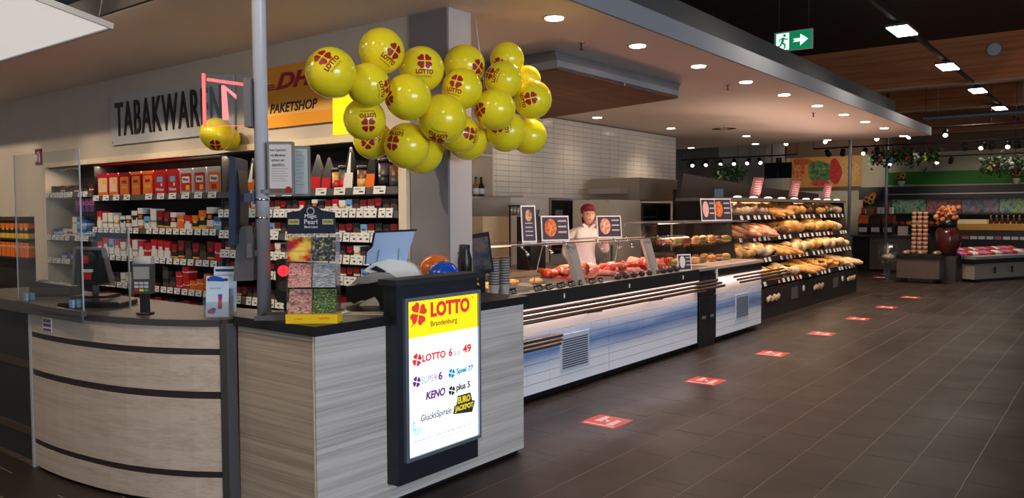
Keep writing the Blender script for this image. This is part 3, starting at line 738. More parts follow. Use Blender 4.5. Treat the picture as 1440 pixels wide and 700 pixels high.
mb = MB(); mb.box(0, .932, -.001, -.0002, .10, .21); obj('pale_band', mb, mat('sign_band', (236, 176, 84), .5), s)
lettering('DHL', s, .48, .33, -.003, M['dred'], w_=.62, h_=.14, bold=.035, shear=.35, depth=.002)
mb = MB()
for k, l_ in ((0, .13), (1, .11), (2, .09)):
    mb.box(.04, .04+l_, -.004, -.001, .332+k*.02, .342+k*.02); mb.box(.79, .79+l_, -.004, -.001, .332+k*.02, .342+k*.02)
obj('speed_stripes', mb, M['dred'], s)
lettering('PAKETSHOP', s, .40, .125, -.003, M['ink'], w_=.66, h_=.085, bold=.025, shear=.25, depth=.001)
s = thing('yellow_sign', 'plain bright yellow illuminated sign box beside the parcel sign', 'sign', (XW-.04, 5.232, 2.232), -PI/2)
mb = MB(); mb.box(0, .36, 0, .038, 0, .36); obj('box', mb, M['yellow'], s)
mb = MB(); mb.box(.006, .354, -.004, -.0005, .006, .354); obj('light_face', mb, mat('sign_yellow_lit', (255, 236, 0), .5, emit=.7), s)
s = thing('extinguisher_sign', 'small dark red sign with white pictogram on the far left wall', 'sign', (XW-.012, 11.09, 2.22), -PI/2)
mb = MB(); mb.box(0, .19, 0, .011, 0, .2); obj('plate', mb, mat('sign_maroon', (120, 20, 24), .5), s)
mb = MB(); mb.cyl((.06, -.003, .03), (.06, -.003, .13), .02, n=8); seg2(mb, (.07, .14), (.12, .17), .012, -.003, -.001); seg2(mb, (.13, .03), (.13, .15), .025, -.003, -.001); obj('pictogram', mb, M['white'], s)
# goods rack beyond the shelf end
rk = thing('goods_rack', 'dark rack with orange and black goods at the far left edge', 'rack', (4.35, 12.9, 0), -PI/2)
mb = MB(); mb.box(0, 1.6, .2, .44, 0, 1.5); obj('carcass', mb, darkshelf, rk)
for z in (.55, 1.0, 1.25):
    mb = MB(); mb.box(0, 1.6, 0, .2, z, z+.02); obj('shelf_board', mb, darkshelf, rk)
for z, kind, grp in ((1.02, 'orange', 'lower'), (1.27, 'yellow and black', 'upper')):
    for i in range(10):
        o = obj('goods_box', pack_mesh(.13, .2, .12, K[kind]), None); o.location = (4.40, 12.82-i*.15, z+.0005); o.rotation_euler = (0, 0, -PI/2)
        tag(o, '%s box on the %s shelf of the far left rack' % (kind, grp), 'box', 'boxes on the %s rack shelf' % grp)
# ================================================================== LOTTO COUNTER
L = thing('lotto_counter', 'grey wood-grain box counter with black top at the corner', 'counter', (0, 0, 0))
wg = wood('grey_oak', (208, 198, 190), (158, 147, 138), 'x', 1.1, .5)
wg2 = wood('grey_oak_side', (200, 181, 160), (150, 130, 112), 'y', 1.1, .5)
mb = MB(); mb.box(2.52, 4.17, 3.16, 3.77, .03, .99); obj('carcass', mb, M['dgrey'], L)
mb = MB(); mb.box(2.485, 4.19, 3.139, 3.159, .03, .994); obj('front_panel', mb, wg, L)
mb = MB(); mb.box(2.485, 2.5195, 3.1595, 3.79, .03, .994); obj('side_panel', mb, wg2, L)
mb = MB(); mb.box(4.1705, 4.19, 3.1595, 3.79, .03, .994); obj('side_panel', mb, wg2, L)
mb = MB(); mb.box(2.52, 4.16, 3.17, 3.76, 0, .0295); obj('plinth', mb, M['black'], L)
mb = MB(); mb.box(2.462, 4.215, 3.112, 3.80, .9945, 1.044); obj('counter_top', mb, M['black'], L)
mb = MB(); mb.box(2.483, 2.4848, 3.15, 3.16, .03, .99); mb.box(2.483, 2.4848, 3.16, 3.785, .965, .975); obj('edge_band', mb, M['pale'], L)
# ---- illuminated poster stand
d = thing('lotto_display', 'illuminated poster panel reading LOTTO Brandenburg on the counter front', 'display', (2.955, 3.052, 0))
navy = mat('navy_black', (28, 30, 38), .45)
mb = MB(); mb.box(0, .66, 0, .0595, .13, 1.21); mb.box(0, .66, .0595, .086, .13, .99); obj('housing', mb, navy, d)
mb = MB(); mb.box(-.03, .69, -.03, .11, 1.2105, 1.242); obj('cap_shelf', mb, mat('cap_black', (34, 35, 40), .5), d)
mb = MB(); mb.box(0, .66, .0605, .10, 1.0445, 1.21); obj('rear_box', mb, navy, d)
alm = mat('poster_frame', (140, 146, 160), .35, .6)
mb = MB(); mb.box(.042, .066, -.022, -.0005, .248, 1.138); mb.box(.652, .668, -.022, -.0005, .248, 1.138); mb.box(.066, .652, -.022, -.0005, .248, .268); mb.box(.066, .652, -.022, -.0005, 1.118, 1.138); obj('poster_frame', mb, alm, d)
scr_w = mat('poster_white', (250, 250, 255), .5, emit=1.15, emitcol=(236, 244, 255)); scr_y = mat('poster_yellow', (255, 226, 20), .5, emit=.75, emitcol=(255, 218, 16))
mb = MB(); mb.box(.066, .652, -.008, -.0006, .268, .917); obj('poster_sheet', mb, scr_w, d)
mb = MB(); mb.box(.066, .652, -.008, -.0006, .9172, 1.118); obj('poster_header', mb, scr_y, d)
def pm(nm, rgb, e=.35): return mat('poster_'+nm, rgb, .6, emit=e)
PR, PP, PC, PK, PG, PY = pm('red', (222, 60, 50), .5), pm('purple', (120, 50, 140)), pm('cyan', (0, 150, 190)), pm('ink', (44, 48, 60), .25), pm('grey', (158, 156, 168), .25), pm('gold', (250, 220, 40))
yq = -.0095
def put(mb, mt, nm='lettering'): return obj(nm, mb, mt, d)
put(shift(clover_mb(.115, -.25), .155, yq, 1.045), PR, 'clover_logo')
lettering('LOTTO', d, .415, 1.015, yq, PR, w_=.33, h_=.085, bold=.05)
lettering('R', d, .61, 1.09, yq, PR, w_=.009, h_=.012)
lettering('Brandenburg', d, .36, .955, yq, pm('brown', (140, 90, 30)), w_=.22, bold=.005)
put(shift(clover_mb(.065, -.3), .14, yq, .795), PR, 'clover_logo')
lettering('LOTTO', d, .275, .775, yq, PR, w_=.19, h_=.042, bold=.04)
lettering('6', d, .412, .775, yq, PR, w_=.032, h_=.046, bold=.04)
lettering('aus', d, .468, .776, yq, PG, w_=.06)
lettering('49', d, .555, .775, yq, PR, w_=.075, h_=.05, bold=.04)
put(shift(clover_mb(.055, -.3), .135, yq, .675), PP, 'clover_logo')
lettering('SUPER', d, .235, .658, yq, PG, w_=.13, h_=.036)
lettering('6', d, .325, .655, yq, PP, w_=.034, h_=.046, bold=.03)
put(shift(clover_mb(.05, -.3), .42, yq, .675), PC, 'clover_logo')
lettering('Spiel 77', d, .535, .655, yq, PC, w_=.15, h_=.042, bold=.03)
lettering('KENO', d, .285, .56, yq, PP, w_=.16, h_=.046, bold=.04, shear=.2)
put(shift(clover_mb(.05, -.3), .42, yq, .575), PK, 'clover_logo')
lettering('plus 5', d, .52, .555, yq, PK, w_=.12, bold=.03)
lettering('GlücksSpirale', d, .29, .435, yq, PK, w_=.25, h_=.05, bold=.003, shear=.15)
mb = MB()
for k in range(14):
    a = 2.2+k*.27; r_ = .02+k*.0022
    seg2(mb, (.125+r_*.5*math.cos(a), .44+r_*.6*math.sin(a)), (.125+r_*1.3*math.cos(a), .44+r_*1.6*math.sin(a)), .004, yq-.0006, yq+.0006)
put(mb, pm('teal', (120, 200, 210)), 'spiral_logo')
mb = MB(); mb.prism([(.43, .435), (.60, .415), (.625, .48), (.60, .485), (.585, .535), (.47, .535), (.46, .485), (.44, .48)], -.0088, -.0082, 'y'); put(mb, PK, 'jackpot_patch')
lettering('EURO', d, .525, .487, yq-.001, PY, w_=.11, h_=.04, bold=.05)
lettering('JACKPOT', d, .525, .437, yq-.001, PY, w_=.165, h_=.04, bold=.05)
for k, (tx, ww) in enumerate((('Teilnahme ab 18 Jahren. Spielen kann abhängig machen. Infos unter', .5), ('der Hotline und bei allen Annahmestellen. Gewinnchance siehe', .5), ('Spielbedingungen im Aushang und online', .38))):
    lettering(tx, d, .096+ww/2, .342-k*.022, yq, PG if k else PK, w_=ww, h_=.011, depth=.0003, name='fine_print')

# ================================================================== CURVED CHECKOUT COUNTER
CV = [(2.09, 5.42), (2.082, 5.24), (2.085, 5.05), (2.098, 4.87), (2.118, 4.70), (2.142, 4.55), (2.175, 4.40), (2.22, 4.26), (2.275, 4.125), (2.34, 3.995), (2.425, 3.865)]
def normals(pts):
    out = []
    for i in range(len(pts)):
        a = pts[max(0, i-1)]; b_ = pts[min(len(pts)-1, i+1)]
        tx, ty = b_[0]-a[0], b_[1]-a[1]; l_ = math.hypot(tx, ty); out.append((ty/l_, -tx/l_))   # outward (toward -x)
    return out
CN = normals(CV)
def strip(o0, o1, z0, z1):
    """curved slab following the counter front between offsets o0 and o1 (outward positive)"""
    mb = MB(); n = len(CV); v = []
    for (x, y), (nx, ny) in zip(CV, CN):
        for o_, z in ((o0, z0), (o1, z0), (o1, z1), (o0, z1)): v.append((x+nx*o_, y+ny*o_, z))
    f = []
    for i in range(n-1):
        for k in range(4):
            q = (k+1) % 4; f.append((4*i+k, 4*i+q, 4*(i+1)+q, 4*(i+1)+k))
    f += [(0, 1, 2, 3), (4*n-1, 4*n-2, 4*n-3, 4*n-4)]
    mb.add(v, f); 
    return mb
K2 = thing('checkout_counter', 'curved pale wood checkout counter with three dark inlaid strips', 'counter', (0, 0, 0))
cw = wood('pale_oak', (216, 194, 172), (190, 166, 144), 'y', 1.0, .5)
for z0, z1 in ((.02, .155), (.19, .59), (.63, .83), (.865, .985)):
    obj('wood_panel', strip(-.03, 0, z0, z1), cw, K2)
for z0, z1 in ((.155, .19), (.59, .63), (.83, .865)):
    obj('inlay_strip', strip(-.03, -.004, z0, z1), mat('inlay', (52, 42, 40), .4), K2)
obj('toe_kick', strip(-.06, -.035, 0, .03), M['blackm'], K2)
ctop = mat('counter_brown', (84, 76, 70), .35)
obj('top_edge', strip(-.03, .012, .986, 1.022), mat('counter_edge', (70, 66, 66), .4), K2)
mb = MB(); inner = [(2.95, 3.86), (2.95, 6.9), (2.11, 6.9), (2.11, 5.42)]
pts = [(x-nx*.031, y-ny*.031) for (x, y), (nx, ny) in zip(CV, CN)]
pp = pts[::-1]
mb.prism([p for p in ([(2.46, 3.865)]+pp+[(2.10, 6.9), (2.75, 6.9), (2.75, 4.6), (2.9, 3.865)])][::-1], .99, 1.02, 'z'); obj('counter_top', mb, ctop, K2)
mb = MB(); mb.box(2.42, 2.48, 3.795, 3.862, 0, 1.0); obj('corner_post', mb, mat('post_grey', (74, 72, 74), .5), K2)
mb = MB(); mb.box(2.085, 2.105, 5.423, 5.45, 0, 1.0); obj('end_strip', mb, M['lgrey'], K2)
mb = MB(); mb.box(2.10, 2.13, 5.45, 6.9, .03, .985); obj('dark_panel', mb, mat('dark_panel', (48, 46, 46), .45), K2)
for z in (.19, .62):
    mb = MB(); mb.box(2.092, 2.0995, 5.452, 6.9, z, z+.05); obj('inlay_strip', mb, mat('inlay_brown', (84, 62, 52), .4), K2)
mb = MB(); mb.prism([(2.04, 4.62), (2.07, 4.62), (2.08, 5.05), (2.16, 5.42), (2.16, 6.9), (2.05, 6.9), (2.05, 5.42), (2.035, 5.05)], 1.0225, 1.05, 'z'); mb.box(2.045, 2.055, 4.62, 6.9, .985, 1.0224); obj('raised_ledge', mb, mat('ledge_grey', (78, 74, 72), .35), K2)
# price sticker with pictograms
st = thing('counter_notice', 'small square pictogram sticker on the curved counter front', 'sticker', (2.083, 5.16, .885), -PI/2+.04)
mb = MB(); mb.box(-.055, .055, -.004, -.001, 0, .085); obj('sheet', mb, M['paper'], st)
mb = MB()
for ix in range(3):
    for iz in range(2): mb.box(-.045+ix*.032, -.019+ix*.032, -.005, -.004, .03+iz*.027, .05+iz*.027)
mb.box(-.05, .05, -.005, -.004, .004, .02); obj('pictograms', mb, mat('sticker_plum', (120, 80, 110), .6), st)
# ---- plexiglass screen
g = thing('sneeze_guard', 'clear plexiglass screen standing on the checkout counter', 'screen', (0, 0, 0))
ST = 1.0505
mb = MB(); mb.add([(2.105, 5.64, ST), (2.115, 5.64, ST), (2.125, 4.79, ST), (2.115, 4.79, ST), (2.105, 5.64, 1.97), (2.115, 5.64, 1.97), (2.125, 4.79, 1.97), (2.115, 4.79, 1.97)], [(0, 1, 2, 3), (4, 7, 6, 5), (0, 4, 5, 1), (1, 5, 6, 2), (2, 6, 7, 3), (3, 7, 4, 0)]); obj('pane', mb, M['plexi'], g)
mb = MB(); mb.box(2.105, 2.112, 5.6405, 5.6455, ST, 1.97); obj('polished_edge', mb, mat('plexi_edge', (180, 184, 186), .25), g); mb = MB(); mb.box(2.1265, 2.133, 4.785, 4.795, 1.023, 1.97); obj('polished_edge', mb, mat('plexi_edge', (180, 184, 186), .25), g)
mb = MB(); mb.box(2.134, 2.40, 4.786, 4.794, 1.023, 1.52); obj('side_pane', mb, M['plexi'], g)
mb = MB(); mb.box(2.401, 2.408, 4.784, 4.796, 1.023, 1.52); obj('side_edge', mb, mat('plexi_edge', (180, 184, 186), .25), g)
for y in (5.5, 4.86):
    mb = MB(); mb.box(2.09, 2.104, y-.02, y+.02, ST, ST+.045); mb.box(2.1165, 2.14, y-.02, y+.02, ST, ST+.045); obj('clip', mb, mat('clip_blue', (130, 160, 190), .3), g)
# ---- till: monitor, base, cash drawer
def vthing(name, lab, cat, loc, group=None): return thing(name, lab, cat, loc, VIEWROT, group)
t_ = vthing('till_monitor', 'angular black till monitor seen from behind on the checkout counter', 'monitor', (2.48, 5.55, 1.0205))
mb = MB(); mb.box(-.10, .14, 0, .2, 0, .022); obj('base', mb, M['black'], t_)
mb = MB(); mb.cyl((.02, .1, .022), (.02, .1, .16), .022, n=10); obj('stem', mb, M['mgrey'], t_)
mb = MB(); mb.prism([(-.11, .09), (.155, .09), (.10, .335), (-.09, .345)], .06, .085, 'y'); obj('screen_back', mb, M['black'], t_)
mb = MB(); seg2(mb, (-.11, .09), (-.09, .345), .014, .05, .09); seg2(mb, (-.09, .345), (.10, .337), .018, .05, .09); seg2(mb, (.10, .335), (.155, .09), .016, .05, .09); obj('bezel', mb, M['mgrey'], t_)
mb = MB(); mb.box(-.045, .02, .045, .0595, .13, .18); mb.box(-.045, .0, .045, .0595, .24, .29); obj('labels', mb, M['red'], t_)
mb = MB(); mb.box(-.045, .03, .044, .0595, .18, .2); obj('label_white', mb, M['white'], t_)
t_ = vthing('cash_till', 'low black till unit with keypad left of the till monitor', 'till', (2.42, 5.93, 1.0205))
mb = MB(); mb.prism([(-.15, 0), (.15, 0), (.15, .07), (-.12, .11), (-.15, .10)], 0, .12, 'y'); obj('case', mb, M['black'], t_)
for i in range(5):
    for j in range(3):
        mb = MB(); mb.box(-.1+i*.03, -.08+i*.03, .02+j*.03, .04+j*.03, .0, .112-.01*i*.4); 
mb = MB(); mb.box(-.13, .13, -.006, -.0005, .02, .06); obj('key_panel', mb, M['dgrey'], t_)
t_ = vthing('barcode_scanner', 'flat black scanner plate set on the counter behind the screen', 'scanner', (2.36, 5.1, 1.0205))
mb = MB(); mb.rbox(-.19, .19, -.12, .12, 0, .035, .012, 3); obj('body', mb, M['black'], t_)
mb = MB(); mb.box(-.12, .06, -.08, .06, .0352, .038); obj('glass_plate', mb, mat('scanner_glass', (60, 62, 66), .1), t_)
# card terminal
t_ = vthing('card_terminal', 'grey card payment terminal on a black stalk', 'card terminal', (2.30, 4.44, 1.0205))
mb = MB(); mb.cyl((0, .03, 0), (0, .03, .012), .05, n=16); mb.box(-.02, .02, .01, .05, .012, .12); obj('stalk', mb, M['black'], t_)
k_ = obj('body', MB().prism([(-.058, .12), (.058, .12), (.065, .29), (-.05, .29)], -.015, .03, 'y'), mat('terminal_grey', (64, 62, 62), .4), t_)
mb = MB(); mb.box(-.04, .05, -.018, -.0155, .205, .275); obj('screen', mb, mat('lcd', (150, 146, 140), .3), t_)
for i in range(3):
    for j in range(3):
        mb = MB(); mb.box(-.035+i*.028, -.013+i*.028, -.02, -.0155, .135+j*.02, .149+j*.02); obj('key', mb, C[['red', 'yellow', 'green'][i]] if j == 0 else M['lgrey'], t_)
mb = MB(); mb.lathe([(.03, 0), (.03, .1)], c=(0, 0, 0), n=12); mb2 = shift(mb, rot=Matrix.Rotation(PI/2, 3, 'Y')); shift(mb2, -.045, .02, .305); obj('paper_roll', mb2, M['lgrey'], t_)
# leaflet holder
t_ = vthing('leaflet_holder', 'clear leaflet holder with pale blue brochures at the counter edge', 'leaflet holder', (2.45, 3.93, 1.0225))
mb = MB(); mb.box(-.075, .075, 0, .10, 0, .006); mb.box(-.075, .075, 0, .003, .006, .09); mb.box(-.075, .075, .05, .053, .006, .16); mb.box(-.075, -.072, 0, .1, .006, .12); mb.box(.072, .075, 0, .1, .006, .12); obj('holder', mb, M['film'], t_)
lb = mat('leaflet_blue', (206, 222, 240), .5); lbd = mat('leaflet_navy', (30, 44, 96), .5)
def leaflet(x, y, z, lab, w_=.125, h_=.225, lean=6):
    l_ = vthing('leaflet', lab, 'leaflet', (0, 0, 0), 'brochures in the holder')
    v = Matrix.Translation((2.45, 3.93, 1.0225)) @ Matrix.Rotation(VIEWROT, 4, 'Z') @ Vector((x, y, z))
    l_.location = v; l_.rotation_euler = (R(-lean), 0, VIEWROT)
    mb = MB(); mb.box(-w_/2, w_/2, 0, .004, 0, h_); obj('sheet', mb, lb, l_)
    mb = MB(); mb.box(-w_/2+.006, w_/2-.006, -.0008, -.0001, h_-.028, h_-.014); obj('title_bar', mb, lbd, l_)
    mb = MB(); mb.lathe([(.012, 0), (.009, .05)], c=(.016, 0, .045), n=10); mb.ell((.016, 0, .105), .012, 10, 6); mb.ell((-.03, 0, .03), (.022, .004, .014), 10, 6); mb.v = [(p[0], -.0012+p[1]*.02, p[2]) for p in mb.v]; obj('picture', mb, mat('leaflet_red', (190, 50, 70), .5), l_)
    mb = MB(); mb.ell((.016, 0, .118), (.013, .004, .008), 10, 6); mb.ell((-.02, 0, .042), (.016, .004, .008), 10, 6); mb.v = [(p[0], -.0016+p[1]*.02, p[2]) for p in mb.v]; obj('helmet_print', mb, M['blue'], l_)
    lettering('MIT RABATTEN', l_, -.005, h_-.055, -.0006, lbd, w_=.08, h_=.009, depth=.0002, name='print'); lettering('GÜNSTIGER', l_, -.012, h_-.072, -.0006, lbd, w_=.065, h_=.009, depth=.0002, name='print')
leaflet(-.005, .012, .0065, 'pale blue brochure with red figure in the front pocket of the holder')
leaflet(.02, .063, .03, 'pale blue brochure standing taller in the rear pocket of the holder', h_=.25)
leaflet(.012, .078, .03, 'white-edged brochure rearmost in the leaflet holder', h_=.24)
mb = MB(); mb.prism([(-.05, .205), (.03, .2), (.02, .222), (-.02, .232), (-.05, .225)], .028, .031, 'y'); o = vthing('folded_flyer', 'folded dark blue flyer peeking between the brochures', 'flyer', (2.45, 3.93, 1.0225)); obj('sheet', mb, M['blue'], o); mb = MB(); mb.box(-.05, .03, .028, .031, .0225, .2); obj('lower_sheet', mb, lb, o)

# ================================================================== STEEL POLE AND WHAT HANGS ON IT
PX, PY_, TOP = 2.62, 3.74, 1.0445
p = vthing('steel_pole', 'tall grey steel pole standing on the black counter top', 'pole', (PX, PY_, TOP))
mb = MB(); mb.cyl((0, 0, .0), (0, 0, 3.95), .037, n=24); obj('shaft', mb, mat('pole_grey', (206, 204, 210), .35, .0), p)
for z in (.52, .62):
    mb = MB(); mb.cyl((0, 0, z), (0, 0, z+.012), .0385, n=24); obj('cable_tie', mb, M['chrome'], p)
def zat(py): return 1.053+(440-py)*.003884
def ph(name, lab, cat): return vthing(name, lab, cat, (PX, PY_, 0))
q = ph('till_number_sign', 'transparent till sign with glowing red edges and number 1', 'sign')
mb = MB(); mb.box(-.075, -.0375, -.05, .05, zat(180), zat(113)); obj('bracket', mb, M['mgrey'], q)
mb = MB(); mb.box(-.305, -.0755, -.004, .004, zat(177), zat(106)); obj('plate', mb, M['plexi'], q)
neon = mat('neon_red', (255, 120, 120), .4, emit=1.2, emitcol=(255, 90, 90))
mb = MB(); mb.box(-.313, -.299, -.008, .008, zat(178), zat(105)); obj('glow_edge', mb, neon, q)
mb = MB(); seg2(mb, (-.285, zat(113.5)), (-.082, zat(121)), .016, -.010, -.0045); obj('glow_bar', mb, neon, q)
mb = MB(); mb.prism([(-.205, zat(170)), (-.172, zat(169)), (-.182, zat(128)), (-.13, zat(141)), (-.128, zat(135)), (-.192, zat(122)), (-.208, zat(122))], -.010, -.0045, 'y'); obj('digit', mb, mat('neon_pink', (255, 150, 150), .4, emit=.9, emitcol=(255, 120, 120)), q)
mb = MB(); mb.box(-.298, -.0757, -.005, .005, zat(178), zat(177.3)); obj('lower_edge', mb, neon, q)
for nm_, x0, x1, a, b_, y0, lab in (('front', .047, .19, 201, 275, -.055, 'grey framed youth-protection notice fixed to the pole'), ('rear', .165, .262, 206, 276, .0, 'second grey framed notice behind the first on the pole')):
    q = ph('notice_board', lab, 'notice'); z0, z1 = zat(b_), zat(a)
    mb = MB(); mb.rbox(x0, x1, y0, y0+.02, z0, z1, .01, 3); obj('frame', mb, mat('notice_frame', (124, 120, 118), .4), q)
    mb = MB(); mb.rbox(x0+.012, x1-.012, y0-.003, y0-.0005, z0+(.035 if nm_ == 'front' else .012), z1-.016, .008, 3); obj('sheet', mb, mat('notice_sheet', (206, 200, 200), .5) if nm_ == 'front' else mat('notice_sheet2', (176, 184, 184), .5), q)
    if nm_ == 'front':
        mb = MB(); mb.rbox(x0+.012, x1-.012, y0-.0022, y0-.0004, z0+.012, z0+.05, .008, 3); obj('brown_foot', mb, mat('notice_brown', (118, 84, 76), .5), q)
        mb = MB(); mb.cyl((x1-.03, y0-.006, z0+.03), (x1-.03, y0-.0031, z0+.03), .016, n=16); obj('seal', mb, M['dred'], q)
        for k, tx in enumerate(('Kein Zigaretten', 'mit Minderen', 'achten wir', 'Jugendliche')): lettering(tx, q, (x0+x1)/2-.012, z1-.055-k*.026, y0-.0036, M['ink'], w_=[.085, .08, .07, .065][k], h_=.015, bold=.01, depth=.0003)
        ys = [z0+.075+.013*k for k in range(7)]
    else: ys = [z0+.06+.02*k for k in range(10)]
    mb = MB()
    for z in ys: mb.box(x0+.024, x1-.03-.01*((int(z*1000)) % 3), y0-.0038, y0-.0032, z, z+.0022)
    obj('small_print', mb, M['mgrey'], q)
    mb = MB(); mb.box(-.01, x0+.02, .0 if nm_ == 'rear' else -.034, .006 if nm_ == 'rear' else -.030, z0+.01, z0+.03); 
    if nm_ == 'rear': mb = MB(); mb.box(.0375, .19, .0205, .028, z0+.01, z0+.03)
    else: mb = MB(); mb.box(.02, .047, -.055, -.0385, z0+.01, z0+.03)
    obj('clamp', mb, M['alu'], q)
q = ph('customer_display', 'slim dark screen seen edge-on, clamped to the pole', 'display')
mb = MB(); mb.prism([(-.155, zat(346)), (-.118, zat(342)), (-.108, zat(225)), (-.14, zat(222))], -.10, .1, 'y'); obj('screen', mb, mat('display_navy', (44, 54, 76), .3), q)
mb = MB(); mb.prism([(-.117, zat(330)), (-.10, zat(310)), (-.095, zat(275)), (-.1075, zat(240))], -.07, .07, 'y'); obj('rear_shell', mb, M['black'], q)
mb = MB(); mb.box(-.105, -.045, -.015, .015, zat(284), zat(272)); mb.box(-.045, -.0375, -.03, .03, zat(287), zat(268)); obj('arm', mb, mat('arm_blue', (84, 98, 124), .4), q)
cab = [(-.115, 0, zat(318)), (-.1, 0, zat(318)-.05), (-.06, -.02, zat(318)-.07), (-.045, -.03, zat(318)-.03), (-.04, -.03, zat(318)+.02)]
mb = MB(); mb.tube(cab, .004, 6); obj('cable', mb, M['black'], q)
q = ph('cable_box', 'long slanted grey plastic box strapped to the pole', 'box')
mb = MB(); mb.prism([(-.155, zat(395)), (-.045, zat(394)), (-.04, zat(345)), (-.045, zat(318)), (-.1, zat(318)), (-.125, zat(325))], -.04, .05, 'y'); obj('shell', mb, mat('box_grey', (98, 96, 98), .5), q)
mb = MB(); mb.box(-.075, -.045, -.05, -.0405, zat(362), zat(342)); obj('latch', mb, M['mgrey'], q)
mb = MB(); mb.box(-.0395, -.030, -.02, .02, zat(360), zat(352)); obj('strap', mb, M['alu'], q)
# tray at the pole foot
q = vthing('coin_tray', 'shallow grey plastic tray at the foot of the pole', 'tray', (2.56, 3.50, TOP))
tr = mat('tray_grey', (96, 96, 100), .4)
mb = MB(); mb.rbox(-.11, .11, -.075, .075, 0, .006, .003); obj('base', mb, tr, q)
for a in ((-.12, .12, -.085, -.075), (-.12, .12, .075, .085), (-.12, -.11, -.075, .075), (.11, .12, -.075, .075)):
    mb = MB(); mb.box(a[0], a[1], a[2], a[3], 0, .024); obj('rim', mb, tr, q)
mb = MB(); mb.box(-.05, .04, -.02, .03, .0062, .0095); obj('coupon', mb, mat('coupon', (200, 150, 130), .6), q)
# signal lamp
q = vthing('signal_lamp', 'black signal unit with glowing red lamp behind the pole', 'lamp', (2.70, 3.672, TOP))
mb = MB(); mb.cyl((0, .02, 0), (0, .02, .01), .05, n=14); mb.cyl((0, .02, .01), (0, .02, .06), .008, n=8); obj('stand', mb, M['black'], q)
mb = MB(); mb.rbox(-.045, .045, 0, .05, .06, .30, .02, 3); obj('housing', mb, M['black'], q)
mb = MB(); mb.cyl((0, -.012, .235), (0, -.0005, .235), .03, n=18); obj('red_lens', mb, mat('lamp_red', (255, 30, 40), .3, emit=2.6, emitcol=(255, 30, 40)), q)
mb = MB(); mb.cyl((0, -.008, .15), (0, -.0005, .15), .03, n=18); obj('dark_lens', mb, mat('lamp_off', (70, 60, 40), .3), q)

# ---- scratch card dispenser
q = vthing('scratch_card_display', 'acrylic scratch card dispenser with yellow base and navy header', 'dispenser', (2.525, 3.215, TOP))
mb = MB(); mb.box(-.13, -.0005, 0, .12, 0, .046); mb.box(.0005, .13, 0, .12, 0, .046); obj('yellow_base', mb, mat('base_yellow', (250, 200, 20), .5), q)
lettering('LOTTO', q, .065, .02, -.001, M['orange'], w_=.05, h_=.012, bold=.03, depth=.0004); lettering('LOTTO', q, -.065, .02, -.001, M['orange'], w_=.04, h_=.008, bold=.03, depth=.0004)
mb = MB(); mb.box(-.125, -.122, .01, .11, .046, .44); mb.box(.122, .125, .01, .11, .046, .44); mb.box(-.0015, .0015, .01, .11, .046, .44); mb.box(-.125, .125, .107, .11, .046, .44); mb.box(-.125, .125, .01, .11, .4405, .448); obj('acrylic_case', mb, M['film'], q)
fr = [[blotch('card_flag', [(250, 220, 110), (244, 200, 80), (200, 40, 40), (30, 40, 90)], 11, .3), blotch('card_black', [(24, 32, 48), (60, 64, 70), (200, 190, 120)], 70, .3)],
      [blotch('card_pink', [(150, 60, 70), (214, 120, 110), (236, 190, 170), (90, 30, 50)], 60, .3, stretch=(1, 1, 2)), blotch('card_silver', [(70, 74, 76), (160, 160, 160), (210, 210, 205)], 80, .3, stretch=(.6, 1, 3))],
      [blotch('card_rose', [(80, 40, 80), (200, 140, 120), (230, 200, 170)], 60, .3, stretch=(1, 1, 2)), blotch('card_green', [(140, 190, 60), (90, 110, 60), (30, 34, 50), (180, 220, 90)], 60, .3, stretch=(1, 1, 2))]]
cn = [['flag-patterned', 'black and gold'], ['pink-red', 'silver-grey'], ['rose and purple', 'bright green']]
for r_ in range(3):
    for c_ in range(2):
        z0 = .05+(2-r_)*.131; x0 = -.119+c_*.122
        cd = vthing('scratch_card', '%s scratch card stack in the %s row of the dispenser' % (cn[r_][c_], ['top', 'middle', 'bottom'][r_]), 'scratch card', (2.525, 3.215, TOP))
        mb = MB(); v = [(x0, .012, z0), (x0+.115, .012, z0), (x0+.115, .045, z0+.118), (x0, .045, z0+.118)]
        mb.add(v+[(a, b_+.012, c) for a, b_, c in v], [(0, 1, 2, 3), (7, 6, 5, 4), (0, 4, 5, 1), (1, 5, 6, 2), (2, 6, 7, 3), (3, 7, 4, 0)]); obj('card', mb, fr[r_][c_], cd)
        mb = MB(); mb.box(x0+.01, x0+.105, .006, .009, z0+.045, z0+.055); obj('glare_strip', mb, M['film'], cd)
        if (r_, c_) == (0, 0): pass
hd = mat('header_navy', (24, 32, 52), .35)
mb = MB(); mb.prism([(-.12, .45), (.12, .45), (.12, .555), (.055, .565), (.03, .585), (-.03, .585), (-.055, .565), (-.12, .555)], .02, .03, 'y'); obj('header_card', mb, hd, q)
HWm = M['white']
mb = MB(); mb.cyl((0, .017, .562), (0, .0195, .562), .02, n=20); obj('emblem', mb, M['lgrey'], q); mb = MB(); mb.cyl((0, .014, .562), (0, .0168, .562), .015, n=20); obj('emblem_center', mb, hd, q)
lettering('Magic', q, 0, .522, .018, HWm, w_=.06, bold=.0); lettering('Pearl', q, 0, .497, .018, HWm, w_=.065, bold=.0); lettering('Black Label', q, 0, .478, .018, HWm, w_=.065, bold=.01, depth=.0004)
gd = mat('gold_ticket', (190, 176, 110), .4)
for x in (-.085, .085):
    mb = MB(); mb.box(x-.027, x+.027, .0165, .0195, .495, .522); obj('ticket_print', mb, gd, q); lettering('20.000', q, x, .503, .0158, hd, w_=.044, bold=.01, depth=.0003)

